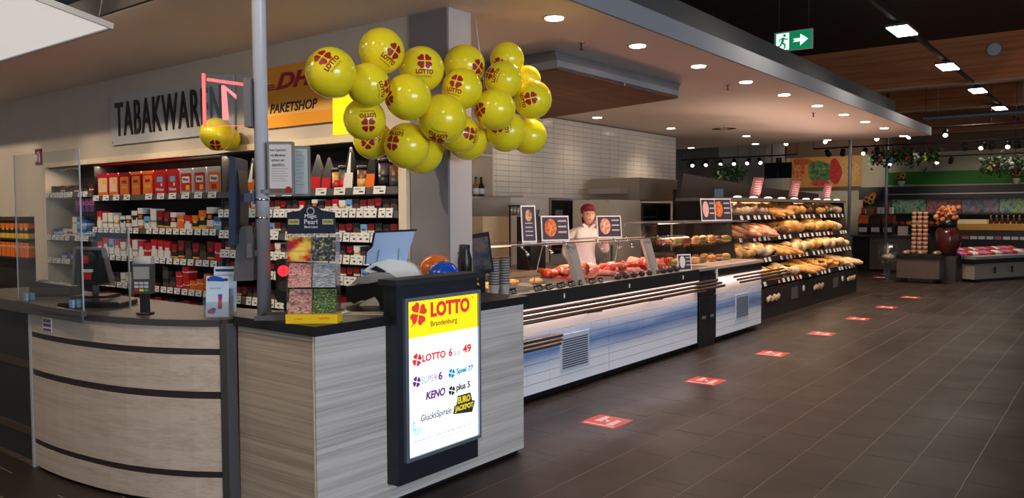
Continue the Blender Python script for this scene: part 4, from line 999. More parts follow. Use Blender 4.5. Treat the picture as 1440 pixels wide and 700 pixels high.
# ---- lotto terminal
q = vthing('lotto_terminal', 'white and black lottery terminal with raised pale blue lid', 'terminal', (3.27, 3.47, TOP))
S_ = .00412
def tp(*pts): return [((x-545)*S_, (430-y)*S_) for x, y in pts]
mb = MB(); mb.prism(tp((488, 402), (520, 398), (556, 391), (559, 430), (538, 430), (536, 421), (529, 414), (516, 419), (500, 427), (488, 421)), .0, .20, 'y'); obj('black_chassis', mb, M['black'], q)
mb = MB(); mb.prism(tp((497, 397.5), (505, 390), (520, 384), (538, 382), (550, 385), (557, 390), (520, 397.6)), -.02, .17, 'y', smooth=True); obj('grey_dome', mb, mat('dome_grey', (160, 156, 156), .3), q)
mb = MB(); mb.prism(tp((560, 430), (560, 391), (557, 389), (550, 384), (538, 381.5), (520, 383.5), (512, 380), (516, 376), (529, 368), (548, 364), (568, 366), (582, 373), (591, 385), (594, 400), (594, 430)), .05, .26, 'y', smooth=True); obj('white_body', mb, M['white'], q)
mb = MB(); mb.prism(tp((506, 430), (512, 424), (520, 421), (529, 417), (534, 424), (536, 430)), .01, .19, 'y'); obj('lower_shell', mb, M['white'], q)
lid = mat('lid_blue', (166, 190, 226), .4)
mb = MB(); mb.prism(tp((513, 371), (516, 352), (523, 345), (527, 325.5), (586, 323), (573, 367), (555, 368), (530, 369.5)), .075, .088, 'y'); k_ = obj('raised_lid', mb, lid, q)
mb = MB(); seg2(mb, tp((527, 324))[0], tp((588.5, 321.5))[0], .012, .072, .09); seg2(mb, tp((527, 325))[0], tp((523, 345))[0], .012, .072, .09); seg2(mb, tp((523, 345))[0], tp((515, 352))[0], .012, .072, .09); seg2(mb, tp((515, 352))[0], tp((513, 371))[0], .008, .072, .09); obj('lid_rim', mb, M['black'], k_)
mb = MB(); mb.prism(tp((531, 368), (535, 350), (537, 368)), .06, .0745, 'y'); obj('hinge_rib', mb, lid, k_); mb = MB(); mb.prism(tp((562, 367), (564, 348), (568, 366)), .06, .0745, 'y'); obj('hinge_rib', mb, lid, k_)
mb = MB(); mb.prism(tp((522, 378), (530, 373), (545, 381), (540, 383)), .035, .049, 'y'); obj('paper_slot', mb, M['black'], q)
# loose slips and a clear dish by the terminal
q = vthing('betting_slips', 'yellowish stack of betting slips lying flat beside the terminal', 'paper', (2.95, 3.30, TOP))
for k in range(3):
    mb = MB(); mb.box(-.16+.01*k, .14-.01*k, -.07, .06-.01*k, .001+.0015*k, .002+.0015*k); obj('slip', mb, [M['paper'], mat('slip_yellow', (214, 190, 130), .6), mat('slip_tan', (190, 170, 140), .6)][k], q)
q = vthing('change_dish', 'clear oval change dish between dispenser and terminal', 'dish', (2.83, 3.42, TOP))
mb = MB(); mb.ell((0, 0, .012), (.10, .06, .012), 20, 6); obj('dish', mb, mat('dish_clear', (190, 188, 186), .15, .3), q)
mb = MB(); mb.ell((0, 0, .026), (.07, .04, .004), 16, 5); obj('insert', mb, M['dgrey'], q)

# ================================================================== BALLOONS
BY = mat('balloon_yellow', (255, 230, 40), .16, trans=.12, emit=0)
BB = [(3.1, 3.732, 2.421, 0.151), (3.532, 3.758, 2.618, 0.146), (3.377, 3.716, 2.381, 0.136), (3.878, 3.744, 2.55, 0.152), (3.633, 3.628, 2.327, 0.149), (3.491, 3.879, 2.194, 0.137), (3.783, 4.121, 2.097, 0.137), (3.836, 3.845, 2.044, 0.156), (4.118, 3.997, 2.035, 0.167), (3.915, 3.595, 2.213, 0.164), (4.282, 3.718, 2.628, 0.148), (4.112, 3.592, 2.434, 0.14), (4.339, 3.49, 2.308, 0.146), (4.494, 3.535, 2.534, 0.137), (4.653, 3.627, 2.714, 0.128), (4.717, 3.442, 2.412, 0.142), (4.188, 3.687, 2.141, 0.138), (4.41, 3.805, 2.12, 0.149), (4.581, 3.584, 2.181, 0.15), (4.86, 3.581, 2.166, 0.137), (4.846, 3.589, 2.587, 0.107)]
mb = MB(); mb.ell((0, 0, 0), (1, 1, 1), 36, 24, fn=lambda p: (p.x, p.y, p.z-.16*max(0, -p.z-.8)/.2))
bal_me = mb.mesh('skin', BY)
mb = MB(); mb.lathe([(.10, -1.10), (.035, -1.17), (.055, -1.22), (.075, -1.23)], n=10); knot_me = mb.mesh('knot', BY)
lg = MB(); clover_mb(.42, .0, d=.0, mb=lg, c=(-.02, .16)); 
lg = MB(); merge(lg, clover_mb(.80, 0, .0, c=(0, .30))); merge(lg, shift(fit(text_mb('LOTTO', .1, .06, depth=0), 1.0, .26), 0, 0, -.40))
lg2 = shift(fit(text_mb('Brandenburg', .1, .0, depth=0), .85, .14), 0, 0, -.60)
def wrap(mb, rad=1.006):
    mb.v = [(p[0]*.8, p[1], p[2]*.8) for p in mb.v]
    bm = bmesh.new(); vs_ = [bm.verts.new(p) for p in mb.v]
    for f in mb.f:
        try: bm.faces.new([vs_[i] for i in f])
        except ValueError: pass
    bmesh.ops.triangulate(bm, faces=bm.faces[:])
    for _ in range(3):
        es = [e for e in bm.edges if e.calc_length() > .07]
        if es: bmesh.ops.subdivide_edges(bm, edges=es, cuts=1); bmesh.ops.triangulate(bm, faces=[f for f in bm.faces if len(f.verts) > 3])
    bm.verts.index_update(); mb.v = [tuple(v.co) for v in bm.verts]; mb.f = [[v.index for v in f.verts] for f in bm.faces]; mb.m = [0]*len(mb.f); mb.sm = [True]*len(mb.f); bm.free()
    out = []
    for x, y, z in mb.v:
        a, b_ = x, z; out.append((rad*math.cos(b_)*math.sin(a), -rad*math.cos(b_)*math.cos(a), rad*math.sin(b_)))
    mb.v = out; return mb
logo_me = wrap(lg, 1.006).mesh('logo', M['dred']); sub_me = wrap(lg2, 1.006).mesh('subtitle', mat('logo_brown', (140, 100, 20), .5))
# logo direction on each balloon: right, up (fractions of the radius), spin
LG = [(.08, .35, 55), (.6, -.35, -30), (.9, -.2, -60), (.25, -.05, 0), (-.9, -.2, -70), (.35, -.15, 185), (.05, -.05, 140), (-.5, .3, 170), None, (-.35, -.85, 150), (.85, -.3, 60), (-.3, .0, -15), (-.85, -.2, -65), (-.6, .2, 70), (-.3, -.5, 60), (-.35, -.1, -80), (.75, -.1, 80), None, (-.2, .2, 100), None, None]
wh = ['leftmost balloon of the bunch', 'topmost balloon on the left of the bunch', 'plain-faced balloon below the topmost left one', 'balloon behind, fourth along the top with an upright logo', 'large balloon in the left middle without visible text', 'balloon at the lower left with an upside-down logo', 'lowest balloon on the left edge, tucked behind', 'low front balloon with an upside-down logo', 'lowest balloon at the back of the bunch', 'largest front balloon at the centre bottom', 'balloon at the top right of centre, behind', 'balloon right of centre with a red clover', 'round front balloon on the right of centre', 'balloon on the upper right front', 'small balloon at the upper right back', 'rightmost balloon with a sideways logo', 'balloon below the centre with a hidden logo', 'low balloon behind the centre right', 'low balloon on the right of the bunch', 'lowest balloon on the far right', 'small balloon hidden behind the right ones']
def balloon(loc, r, lab, lgp, grp, tilt):
    b_ = vthing('balloon', 'yellow '+lab, 'balloon', loc, grp); b_.scale = (r, r, r)
    o = obj('skin', bal_me, None, b_); o.rotation_euler = tilt
    o2 = obj('knot', knot_me, None, b_); o2.rotation_euler = tilt
    if lgp:
        dx, dz, sp = lgp
        az = math.asin(max(-.98, min(.98, dx))); el = math.asin(max(-.98, min(.98, dz)))
        # looking up/down at it from the shopper
        mt_ = Matrix.Rotation(az, 4, 'Z') @ Matrix.Rotation(-el, 4, 'X') @ Matrix.Rotation(-R(sp), 4, 'Y')
        for nm_, me in (('logo', logo_me), ('subtitle', sub_me)):
            q_ = obj(nm_, me, None, b_); q_.matrix_local = mt_
cen = Vector((3.95, 3.75, 2.32))
for i, (x, y, z, r) in enumerate(BB):
    back = (R(60+random.uniform(-15, 15)), 0, random.uniform(-.6, .6)) if z > 2.1 else (R(100), 0, random.uniform(-.5, .5))
    balloon((x, y, z), r*.985, wh[i], LG[i], 'bunch of yellow balloons', back)
mb = MB(); mb.tube([(3.34, 3.9, 2.45), (3.7, 3.82, 2.32), (4.1, 3.72, 2.36), (4.5, 3.7, 2.4), (4.62, 3.9, 3.05)], .004, 6)
tag(obj('balloon_string', mb, M['white']), 'thin white string holding the balloon bunch below the canopy ceiling', 'string')
balloon((4.09, 6.50, 2.305), .148, 'larger balloon on the shelf header below the shop sign', (.2, -.85, 0), 'balloons on the shelf header', (R(95), 0, 0))
balloon((4.275, 6.615, 2.285), .112, 'smaller balloon half hidden on the shelf header', None, 'balloons on the shelf header', (R(95), 0, 0))
# two play balls behind the poster panel
for x, y, r, cm, lab in ((3.985, 3.66, .112, (24, 80, 190), 'glossy blue ball on the black counter behind the poster panel'), (4.20, 3.93, .125, (236, 120, 40), 'orange ball partly behind the blue ball')):
    b_ = thing('ball', lab, 'ball', (x, y, TOP+r if cm[2] > 100 else 1.0446+r), group='two balls on the counter')
    mb = MB(); mb.ell((0, 0, 0), r, 28, 18); obj('skin', mb, mat('ball_%d' % cm[0], cm, .2), b_)
    mb = MB(); mb.cyl((0, .0, -r*.998), (0, 0, -r*.97), .008, n=8); obj('valve', mb, M['white'], b_)
mb = MB(); mb.box(3.7, 4.36, 3.803, 4.15, .96, 1.0444); mb.box(3.75, 4.3, 3.82, 3.85, 0, .96); mb.box(3.75, 4.3, 4.1, 4.13, 0, .96)
tag(obj('side_table', mb, M['black']), 'black side board behind the wood-grain counter, carrying the orange ball', 'table')
# ================================================================== DELI COUNTER
def banded_tile(name):
    """white tile-look decor, turning soft blue in a band along its height"""
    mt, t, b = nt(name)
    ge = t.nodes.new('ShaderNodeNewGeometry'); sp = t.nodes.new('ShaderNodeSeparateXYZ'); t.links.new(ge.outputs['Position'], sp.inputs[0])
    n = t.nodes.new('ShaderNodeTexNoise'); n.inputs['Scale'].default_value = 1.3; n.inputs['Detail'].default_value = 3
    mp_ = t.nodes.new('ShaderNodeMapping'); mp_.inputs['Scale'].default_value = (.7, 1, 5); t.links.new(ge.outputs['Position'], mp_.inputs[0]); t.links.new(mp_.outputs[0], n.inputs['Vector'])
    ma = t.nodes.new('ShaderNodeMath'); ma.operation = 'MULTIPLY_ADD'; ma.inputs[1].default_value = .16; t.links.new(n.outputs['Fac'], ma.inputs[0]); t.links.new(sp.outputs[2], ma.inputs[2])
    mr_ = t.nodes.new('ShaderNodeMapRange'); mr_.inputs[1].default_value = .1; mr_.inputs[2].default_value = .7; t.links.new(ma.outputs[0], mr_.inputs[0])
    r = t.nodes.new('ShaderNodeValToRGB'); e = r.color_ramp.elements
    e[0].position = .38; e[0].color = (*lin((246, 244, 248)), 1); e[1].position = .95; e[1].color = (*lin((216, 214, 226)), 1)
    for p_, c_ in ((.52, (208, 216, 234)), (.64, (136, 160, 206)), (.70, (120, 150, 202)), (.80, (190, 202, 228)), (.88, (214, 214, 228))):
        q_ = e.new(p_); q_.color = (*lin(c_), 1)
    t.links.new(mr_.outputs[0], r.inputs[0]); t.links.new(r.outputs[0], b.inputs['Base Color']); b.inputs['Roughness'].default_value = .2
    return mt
TP_ = banded_tile('decor_tile')
joint = mat('decor_joint', (96, 100, 116), .6)
beige = mat('beige_front', (238, 214, 200), .75)
def counter_unit(x0, x1, root, splits, with_vent, z1=.575):
    mb = MB(); mb.box(x0, x1, 3.98, 4.9, 0, .068); obj('plinth', mb, M['black'], root)
    mb = MB(); mb.box(x0, x1, 3.925, 4.95, .0685, .90); obj('carcass', mb, M['dgrey'], root)
    mb = MB(); mb.box(x0, x1, 3.905, 3.9245, z1+.002, .80); obj('upper_front', mb, beige, root)
    for a, c in splits:
        pn = obj('front_panel', MB().box(a+.003, c-.003, 3.906, 3.9245, .07, z1), joint, root)
        n = max(1, round((c-a)/.335)); w_ = (c-a-.006)/n; h_ = (z1-.07)/6
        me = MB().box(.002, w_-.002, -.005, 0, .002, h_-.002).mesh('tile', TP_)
        for i in range(n):
            for j in range(6):
                xx = a+.003+i*w_; zz = .07+j*h_
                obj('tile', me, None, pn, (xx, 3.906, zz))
    if with_vent:
        a, c, z0, zz = with_vent
        fr_ = obj('vent_grille', MB().box(a-.03, c+.03, 3.893, 3.9005, z0-.03, zz+.03), mat('vent_white', (206, 210, 220), .4), root)
        k = 13; p_ = (zz-z0)/k
        sm = MB().box(0, c-a, -.004, -.0003, 0, p_*.45).mesh('slot', mat('vent_slot', (46, 50, 62), .5))
        for j in range(k): obj('slot', sm, None, fr_, (a, 3.893, z0+j*p_))
D1 = thing('deli_counter', 'long deli counter with blue-banded white tile front and glass display case', 'counter', (0, 0, 0))
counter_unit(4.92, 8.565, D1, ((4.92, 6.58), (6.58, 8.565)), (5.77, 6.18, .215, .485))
mb = MB(); mb.prism([(3.87, .80), (3.925, .80), (3.96, .915), (3.885, .925)], 4.66, 8.565, 'x'); obj('black_lip', mb, M['black'], D1)
for x in (5.75, 6.9, 8.1):
    mb = MB(); mb.box(x, x+.015, 3.862, 3.868, .845, .885); obj('lip_pin', mb, M['white'], D1)
for y, z in ((3.845, .775), (3.80, .745), (3.76, .715)):
    mb = MB(); mb.cyl((4.60, y, z), (9.0, y, z), .016, n=10); obj('tray_rail', mb, M['bronze'], D1)
for x in (5.0, 6.2, 7.4, 8.5):
    mb = MB(); mb.prism([(3.75, .69), (3.9045, .66), (3.9045, .70), (3.76, .70)], x-.012, x+.012, 'x'); obj('rail_bracket', mb, M['bronze'], D1)
for y, z in ((3.80, .545), (3.77, .52), (3.74, .495)):
    mb = MB(); mb.cyl((4.4, y, z), (5.62-(.545-z)*2.2, y, z), .016, n=10); obj('bag_rail', mb, M['bronze'], D1)
mb = MB(); mb.box(5.05, 5.07, 3.74, 3.9045, .48, .50); obj('rail_bracket', mb, M['bronze'], D1)
mb = MB(); mb.box(4.66, 8.565, 3.961, 4.95, .9005, .915); obj('display_deck', mb, M['steel'], D1)
mb = MB(); mb.box(4.66, 4.918, 3.93, 3.965, 0, .90); obj('end_panel', mb, beige, D1)
GB, GT = (3.955, .918), (4.10, 1.305)
for a, c in ((4.96, 5.48), (5.49, 6.15), (6.33, 7.02), (7.03, 7.63), (7.82, 8.42)):
    mb = MB(); mb.prism([GB, (GB[0]+.008, GB[1]), (GT[0]+.008, GT[1]), GT], a, c, 'x'); obj('front_glass', mb, M['glass'], D1)
mb = MB(); mb.box(5.3, 8.45, 4.095, 4.58, 1.306, 1.314); obj('glass_shelf', mb, M['glass'], D1)
mb = MB(); mb.box(5.3, 8.45, 4.088, 4.094, 1.302, 1.316); mb.box(5.3, 8.45, 4.581, 4.587, 1.302, 1.316); obj('glass_edge', mb, mat('glass_edge', (96, 92, 88), .25), D1)
for a, c in ((6.155, 6.325), (7.635, 7.815)):
    mb = MB(); mb.prism([(4.0, .9155), (4.03, .9155), (4.15, 1.3), (4.12, 1.3)], a, c, 'x'); obj('steel_support', mb, M['steel'], D1)
for x in (5.42, 5.78, 6.1, 6.66, 7.0, 7.25, 7.95, 8.2):
    mb = MB(); mb.tube([(x, 4.10, 1.318), (x+.05, 4.07, 1.26), (x+.07, 4.06, 1.235)], .007, 6); mb.ell((x+.07, 4.06, 1.23), .014, 8, 6); mb.ell((x, 4.10, 1.318), .012, 8, 6); obj('glass_clamp', mb, M['chrome'], D1)
for x in (5.75, 7.15):
    mb = MB(); mb.tube([(x, 4.2, .92), (x+.3, 4.3, 1.295)], .005, 6); obj('glass_strut', mb, M['mgrey'], D1)
mb = MB(); mb.box(6.33, 8.4, 4.50, 4.53, 1.27, 1.296); obj('case_lamp', mb, mat('case_lamp', (255, 220, 200), .4, emit=1.2, emitcol=(255, 200, 170)), D1)
area('case_light', (7.35, 4.515, 1.262), 2.0, 14, (1, .62, .5), (0, -.3, -1), .03)
area('kitchen_fill', (7.2, 4.60, 1.42), 2.6, 9, WARM, (0, 1, .45), .04)  # unseen fill added to light the kitchen fronts, has no fixture
area('case_light', (5.6, 4.45, 1.28), .9, 3, WARM, (0, -.2, -1), .03)
mb = MB(); mb.box(5.3, 6.15, 4.40, 4.43, 1.285, 1.30); obj('case_lamp', mb, mat('case_lamp', (255, 220, 200), .4), D1)
# small price cards along the glass foot
pc = MB(); pc.prism([(-.03, 0), (.03, 0), (.03, .05), (-.03, .05)], 0, .004, 'y', 0); pc.box(-.02, .015, -.001, 0, .025, .032, 1); pc.box(-.02, .02, -.001, 0, .012, .017, 1)
pcm = pc.mesh('price_card', [M['black'], M['lgrey']])
for i in range(13):
    o = obj('price_card', pcm, None, D1, (5.52+i*.088, 3.985+(i % 2)*.03, .9155)); o.rotation_euler = (R(-18), 0, random.uniform(-.2, .2))
for i in range(4):
    o = obj('price_card', pcm, None, D1, (4.98+i*.085, 3.985+(i % 2)*.03, .9155)); o.rotation_euler = (R(-18), 0, random.uniform(-.2, .2))
# trays and meat
tray_m = MB(); tray_m.box(-.24, .24, -.27, .27, 0, .006); tray_m.box(-.25, -.24, -.28, .28, 0, .03); tray_m.box(.24, .25, -.28, .28, 0, .03); tray_m.box(-.24, .24, -.28, -.27, 0, .03); tray_m.box(-.24, .24, .27, .28, 0, .03)
tray_me = tray_m.mesh('tray', M['steel'])
tl = ['first', 'second', 'third', 'fourth', 'fifth', 'sixth']
xt = (5.25, 5.85, 6.62, 7.18, 8.1)
for i, x in enumerate(xt):
    o = obj('serving_tray', tray_me, None); o.location = (x, 4.33, .9155); tag(o, 'steel serving tray in the deli case, %s from the cup stacks' % tl[i], 'tray', 'trays in the deli case')
meats = [blotch('meat_red', [(150, 30, 24), (206, 60, 44), (236, 120, 90)], 14, .3), blotch('meat_pink', [(220, 110, 90), (236, 150, 126), (246, 200, 176)], 12, .3), blotch('meat_roast', [(120, 44, 24), (176, 80, 44), (214, 126, 80)], 14, .35)]
mm = []
mb = MB(); mb.ell((0, 0, .04), (.085, .055, .042), 12, 8, fn=lambda p: (p.x, p.y+.012*math.sin(p.x*40), p.z)); mm.append(('meat_joint', mb, 'joint of meat'))
mb = MB(); mb.cyl((-.10, 0, .028), (.10, .02, .028), .028, .026, 10); mb.ell((-.10, 0, .028), .028, 10, 6); mb.ell((.10, .02, .028), .026, 10, 6); mm.append(('sausage', mb, 'thick sausage'))
mb = MB()
for k in range(4): mb.cyl((-.03+k*.022, 0, .03+k*.004), (-.024+k*.022, .004, .032+k*.004), .05, n=12)
mm.append(('sliced_meat', mb, 'fan of sliced meat'))
mcache = {}
for k in range(120):
    xt_ = random.choice((6.62, 7.0, 7.4, 7.18, 8.1, 8.05, 6.62)); vi = random.randrange(3); ci = random.randrange(3)
    nm, mb, ds = mm[vi]
    if (vi, ci) not in mcache: mcache[(vi, ci)] = mb.mesh(nm, meats[ci])
    o = obj(nm, mcache[(vi, ci)], None); o.location = (xt_+random.uniform(-.2, .2), 4.12+random.random()*.44, .922+random.choice((0, .03, .06))); o.rotation_euler = (random.uniform(-.15, .15), random.uniform(-.15, .15), random.uniform(0, 3.1))
    lab = '%s %s piled in the lit glass deli case' % (['dark red', 'pale pink', 'roast brown'][ci], ds); tag(o, lab, 'meat', lab.replace('piled', 'pieces'))
mb = MB(); mb.ell((0, 0, .03), (.08, .05, .03), 10, 7); snack = mb.mesh('pastry', blotch('pastry', [(170, 100, 50), (214, 160, 90), (240, 200, 130)], 14, .5))
for k in range(10):
    o = obj('hot_snack', snack, None); o.location = (random.choice((5.25, 5.85))+random.uniform(-.17, .17), 4.2+random.random()*.3, .922); o.rotation_euler = (0, 0, random.random()*3)
    tag(o, 'golden brown baked snack on the left steel trays', 'snack', 'baked snacks on the left trays')
for k in range(9):
    b_ = thing('spice_pot', 'small dark round pot in the row at the foot of the deli glass', 'pot', (6.95+k*.165, 4.02, .9155), group='small dark pots along the glass')
    mb = MB(); mb.lathe([(.02, 0), (.035, .02), (.035, .035), (.015, .055)], n=12); obj('pot', mb, mat('pot_dark', (42, 34, 36), .3), b_)
    mb = MB(); mb.ell((0, 0, .062), .012, 8, 6); obj('knob', mb, M['lgrey'], b_)
# paper cups, two nested stacks
cupb = MB(); cupb.lathe([(.034, 0), (.044, .10), (.047, .10), (.047, .106)], n=18); cup_me = cupb.mesh('cup', mat('cup_white', (226, 220, 214), .5))
rimb = MB(); rimb.lathe([(.0475, .098), (.0475, .108)], n=18); rim_me = rimb.mesh('rim', mat('cup_rim', (70, 66, 66), .5))
slv = MB(); slv.lathe([(.0385, .03), (.0455, .096)], n=18); slv_me = slv.mesh('sleeve', mat('cup_sleeve', (170, 96, 70), .5))
for sx, sy, nm in ((4.975, 4.02, 'left'), (5.085, 4.0, 'right')):
    for k in range(11):
        c_ = thing('paper_cup', 'white paper cup nested in the %s cup stack on the deli counter' % nm if k < 10 else 'copper-banded cup on top of the %s cup stack' % nm, 'cup', (sx, sy, .9155+k*.021), group='%s cup stack' % nm)
        obj('cup', cup_me, None, c_); obj('rim', rim_me, None, c_)
        if k == 10: obj('sleeve', slv_me, None, c_)
# touch screen at the deli end
q = vthing('scale_screen', 'black tilted touch screen on a post at the near deli end', 'screen', (4.79, 3.99, .9155))
mb = MB(); mb.box(-.05, .05, -.05, .05, 0, .012); mb.box(-.025, .025, -.01, .02, .012, .2); obj('stand', mb, M['black'], q)
mb = MB(); mb.prism([(-.125, .50), (.055, .53), (.095, .215), (-.085, .18)], -.05, -.02, 'y'); obj('bezel', mb, M['black'], q)
mb = MB(); mb.prism([(-.105, .47), (.045, .495), (.075, .245), (-.07, .215)], -.053, -.0505, 'y'); obj('display_glass', mb, blotch('screen_img', [(30, 36, 44), (60, 66, 74), (110, 84, 70)], 12, .15, emit=.25), q)
q = vthing('thermos_jug', 'black thermos jug behind the touch screen', 'jug', (4.70, 4.06-.1, .9155)); q.location = (4.52, 3.93, 1.0449); 
mb = MB(); mb.lathe([(.05, 0), (.052, .2), (.035, .26), (.038, .30), (.03, .31)], n=16); obj('body', mb, M['black'], q); mb = MB(); mb.tube([(-.05, 0, .05), (-.085, 0, .08), (-.085, 0, .22), (-.05, 0, .25)], .008, 6); obj('handle', mb, M['black'], q)
mb = MB(); mb.box(4.366, 4.66, 3.86, 3.965, 1.0, 1.0444); mb.box(4.40, 4.44, 3.9, 3.94, 0, 1.0); mb.box(4.6, 4.64, 3.9, 3.94, 0, 1.0); tag(obj('side_ledge', mb, M['black']), 'narrow black ledge in front of the white pillar', 'ledge')
# menu cards on the glass shelf
def card(x, y, z, w_, h_, lab, pic, rz=0.0, dark=(70, 52, 66)):
    c_ = thing('menu_card', lab, 'menu card', (x, y, z), VIEWROT*.45+rz, 'menu cards on the deli counter'); c_.rotation_euler[0] = R(-7)
    mb = MB(); mb.box(-w_/2, w_/2, 0, .006, 0, h_); obj('card', mb, M['paper'], c_)
    mb = MB(); mb.box(-w_/2+.012, w_/2-.012, -.002, -.0002, .014, h_-.014); obj('dark_field', mb, mat('card_plum', dark, .5), c_)
    mb = MB()
    if w_ < h_*.6: mb.ell((0, 0, h_*.72), (w_*.22, .004, h_*.16), 14, 8)
    else: mb.ell((-w_*.17, 0, h_*.52), (w_*.22, .004, h_*.36), 14, 8)
    mb.v = [(a, -.0035+b_*.2, c) for a, b_, c in mb.v]; obj('food_picture', mb, pic, c_)
    mb = MB()
    for k in range(3 if w_ >= h_*.6 else 4):
        if w_ >= h_*.6: mb.box(w_*.10, w_*.40, -.0035, -.0021, h_*(.75-.22*k), h_*(.82-.22*k))
        else: mb.box(-w_*.25, w_*.25, -.0035, -.0021, h_*(.5-.11*k), h_*(.53-.11*k))
    obj('print_lines', mb, M['lgrey'], c_)
pz = blotch('pizza', [(150, 40, 24), (226, 110, 50), (240, 180, 90)], 30, .5)
card(6.38, 4.38, 1.3145, .30, .245, 'menu card with oval pizza picture on the deli glass shelf', pz, -.1)
card(7.40, 4.38, 1.3145, .30, .24, 'menu card with salmon-coloured dish beside the worker', blotch('dish', [(180, 100, 70), (230, 160, 120), (250, 220, 190)], 26, .5), -.1)
card(5.95, 4.38, 1.3145, .15, .345, 'tall narrow dark menu card with small bread picture', blotch('dish2', [(150, 100, 60), (220, 170, 110), (240, 210, 160)], 26, .5), -.1)
card(8.42, 3.99, .9155, .2, .19, 'small white notice card at the end of the deli case', M['paper'], 0, (232, 230, 226))
# bin column between the two deli units
b_ = thing('bin_column', 'narrow black waste bin column between the two deli units', 'bin', (8.60, 3.885, 0))
mb = MB(); mb.box(0, .46, .02, .8, 0, .90); obj('carcass', mb, M['black'], b_)
for x in (.005, .235):
    k_ = obj('door', MB().box(x, x+.22, 0, .0195, .08, .60), M['blackm'], b_); obj('handle', MB().box(x+.05, x+.14, -.008, -.0005, .34, .37), M['mgrey'], k_)
    obj('flap', MB().box(x, x+.22, .002, .0195, .61, .85), mat('flap_dark', (30, 32, 38), .3), b_)
mb = MB(); mb.box(-.02, .46, -.01, .3, .9002, .93); obj('steel_top', mb, M['steel'], b_)
# second unit with sandwich case
mb = MB(); mb.box(4.95, 8.54, 3.872, 3.884, .787, .7995); obj('led_strip', mb, mat('led_strip', (255, 236, 226), .4, emit=.5), D1)
area('front_led', (6.75, 3.878, .78), 3.5, 8, (1, .86, .84), (0, .12, -1), .012)
D2 = thing('sandwich_counter', 'short second counter with blue-banded tile front and glass sandwich case', 'counter', (0, 0, 0))
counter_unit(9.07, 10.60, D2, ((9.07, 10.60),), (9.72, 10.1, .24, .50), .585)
mb = MB(); mb.box(9.07, 10.60, 3.90, 3.9245, .8005, .87); obj('black_inset', mb, M['black'], D2)
mb = MB(); mb.box(9.05, 10.62, 3.885, 4.95, .9005, .935); obj('wood_top', mb, mat('rosy_wood', (196, 168, 150), .45), D2)
mb = MB(); mb.box(9.05, 9.1, 3.885, 3.9, .60, .90); obj('end_post', mb, beige, D2)
for y, z in ((3.845, .775), (3.80, .745), (3.76, .715)):
    mb = MB(); mb.cyl((9.5, y, z), (11.3, y, z), .014, n=8); obj('tray_rail', mb, M['bronze'], D2)
mb = MB(); mb.box(9.1, 10.58, 3.872, 3.884, .787, .7995); obj('led_strip', mb, mat('led_strip', (255, 236, 226), .4), D2)
area('front_led', (9.84, 3.878, .78), 1.4, 2.0, (1, .86, .84), (0, .12, -1), .012)
for a, c in ((8.66, 9.65), (9.66, 10.6)):
    mb = MB(); mb.prism([(3.99, .936), (3.996, .936), (4.106, 1.45), (4.10, 1.45)], a, c, 'x'); obj('front_glass', mb, M['glass'], D2)
mb = MB(); mb.box(8.62, 10.62, 4.10, 4.9, 1.451, 1.468); obj('case_top', mb, mat('case_top', (120, 116, 112), .3), D2)
mb = MB(); mb.box(8.62, 8.66, 4.1, 4.9, .936, 1.45); mb.box(10.6, 10.64, 4.1, 4.9, .936, 1.45); obj('case_side', mb, M['glass'], D2)
mb = MB(); mb.box(8.62, 9.065, 3.99, 4.9, .9301, .936); mb.box(8.66, 10.6, 4.15, 4.85, 1.17, 1.18); obj('case_shelf', mb, M['glass'], D2)
mb = MB(); mb.box(8.7, 10.55, 4.45, 4.48, 1.44, 1.4505); obj('case_lamp', mb, mat('case_lamp2', (255, 230, 200), .4, emit=4, emitcol=(255, 220, 180)), D2)
area('case_light', (9.6, 4.465, 1.435), 1.8, 9, WARM, (0, 0, -1), .03)
rollm = [blotch('roll_seed', [(196, 130, 70), (226, 170, 100), (240, 206, 150)], 22, .6), blotch('roll_dark', [(110, 66, 36), (156, 100, 56), (190, 140, 90)], 20, .6)]
fill = [mat('salad', (110, 160, 60), .6), mat('tomato', (206, 60, 48), .5), mat('ham', (236, 170, 150), .5)]
for lv, z in ((0, .9365), (1, 1.1805)):
    for k in range(14):
        s_ = thing('filled_roll', 'filled bread roll with %s on the %s shelf of the sandwich case' % (['green salad', 'tomato', 'ham'][k % 3], ['lower', 'upper'][lv]), 'sandwich', (8.80+(k % 7)*.25+random.uniform(-.03, .03), 4.28+(k//7)*.22, z), random.uniform(-.4, .4), 'filled rolls in the sandwich case')
        mb = MB(); mb.ell((0, 0, .02), (.09, .05, .02), 12, 6); obj('bottom_half', mb, rollm[k % 2], s_)
        mb = MB(); mb.ell((0, 0, .042), (.098, .058, .013), 14, 5, fn=lambda p: (p.x, p.y, p.z+.006*math.sin(p.x*90))); obj('filling', mb, fill[k % 3], s_)
        mb = MB(); mb.ell((0, 0, .062), (.09, .05, .03), 12, 6); obj('top_half', mb, rollm[k % 2], s_)
card(9.66, 4.25, 1.4685, .24, .29, 'pale menu card with drink picture on the sandwich case', blotch('dish3', [(226, 150, 130), (240, 200, 190)], 20, .5), 0, (222, 190, 184))
card(10.1, 4.25, 1.4685, .34, .295, 'dark menu card with pastry picture on the sandwich case', pz, 0)
q = vthing('coffee_machine', 'black fronted coffee machine with white cups behind the sandwich case', 'coffee machine', (12.0, 5.42, .9485))
mb = MB(); mb.box(-.36, .36, 0, .45, 0, 1.0); obj('body', mb, M['black'], q); mb = MB(); mb.box(-.34, .34, -.012, -.0005, .74, .78); obj('light_bar', mb, mat('bar_light', (240, 236, 230), .4, emit=1.5), q)
mb = MB(); mb.box(-.33, -.02, -.01, -.0005, .3, .62); mb.box(.06, .33, -.01, -.0005, .3, .62); obj('front_panel', mb, mat('pale_panel', (226, 206, 196), .5), q)
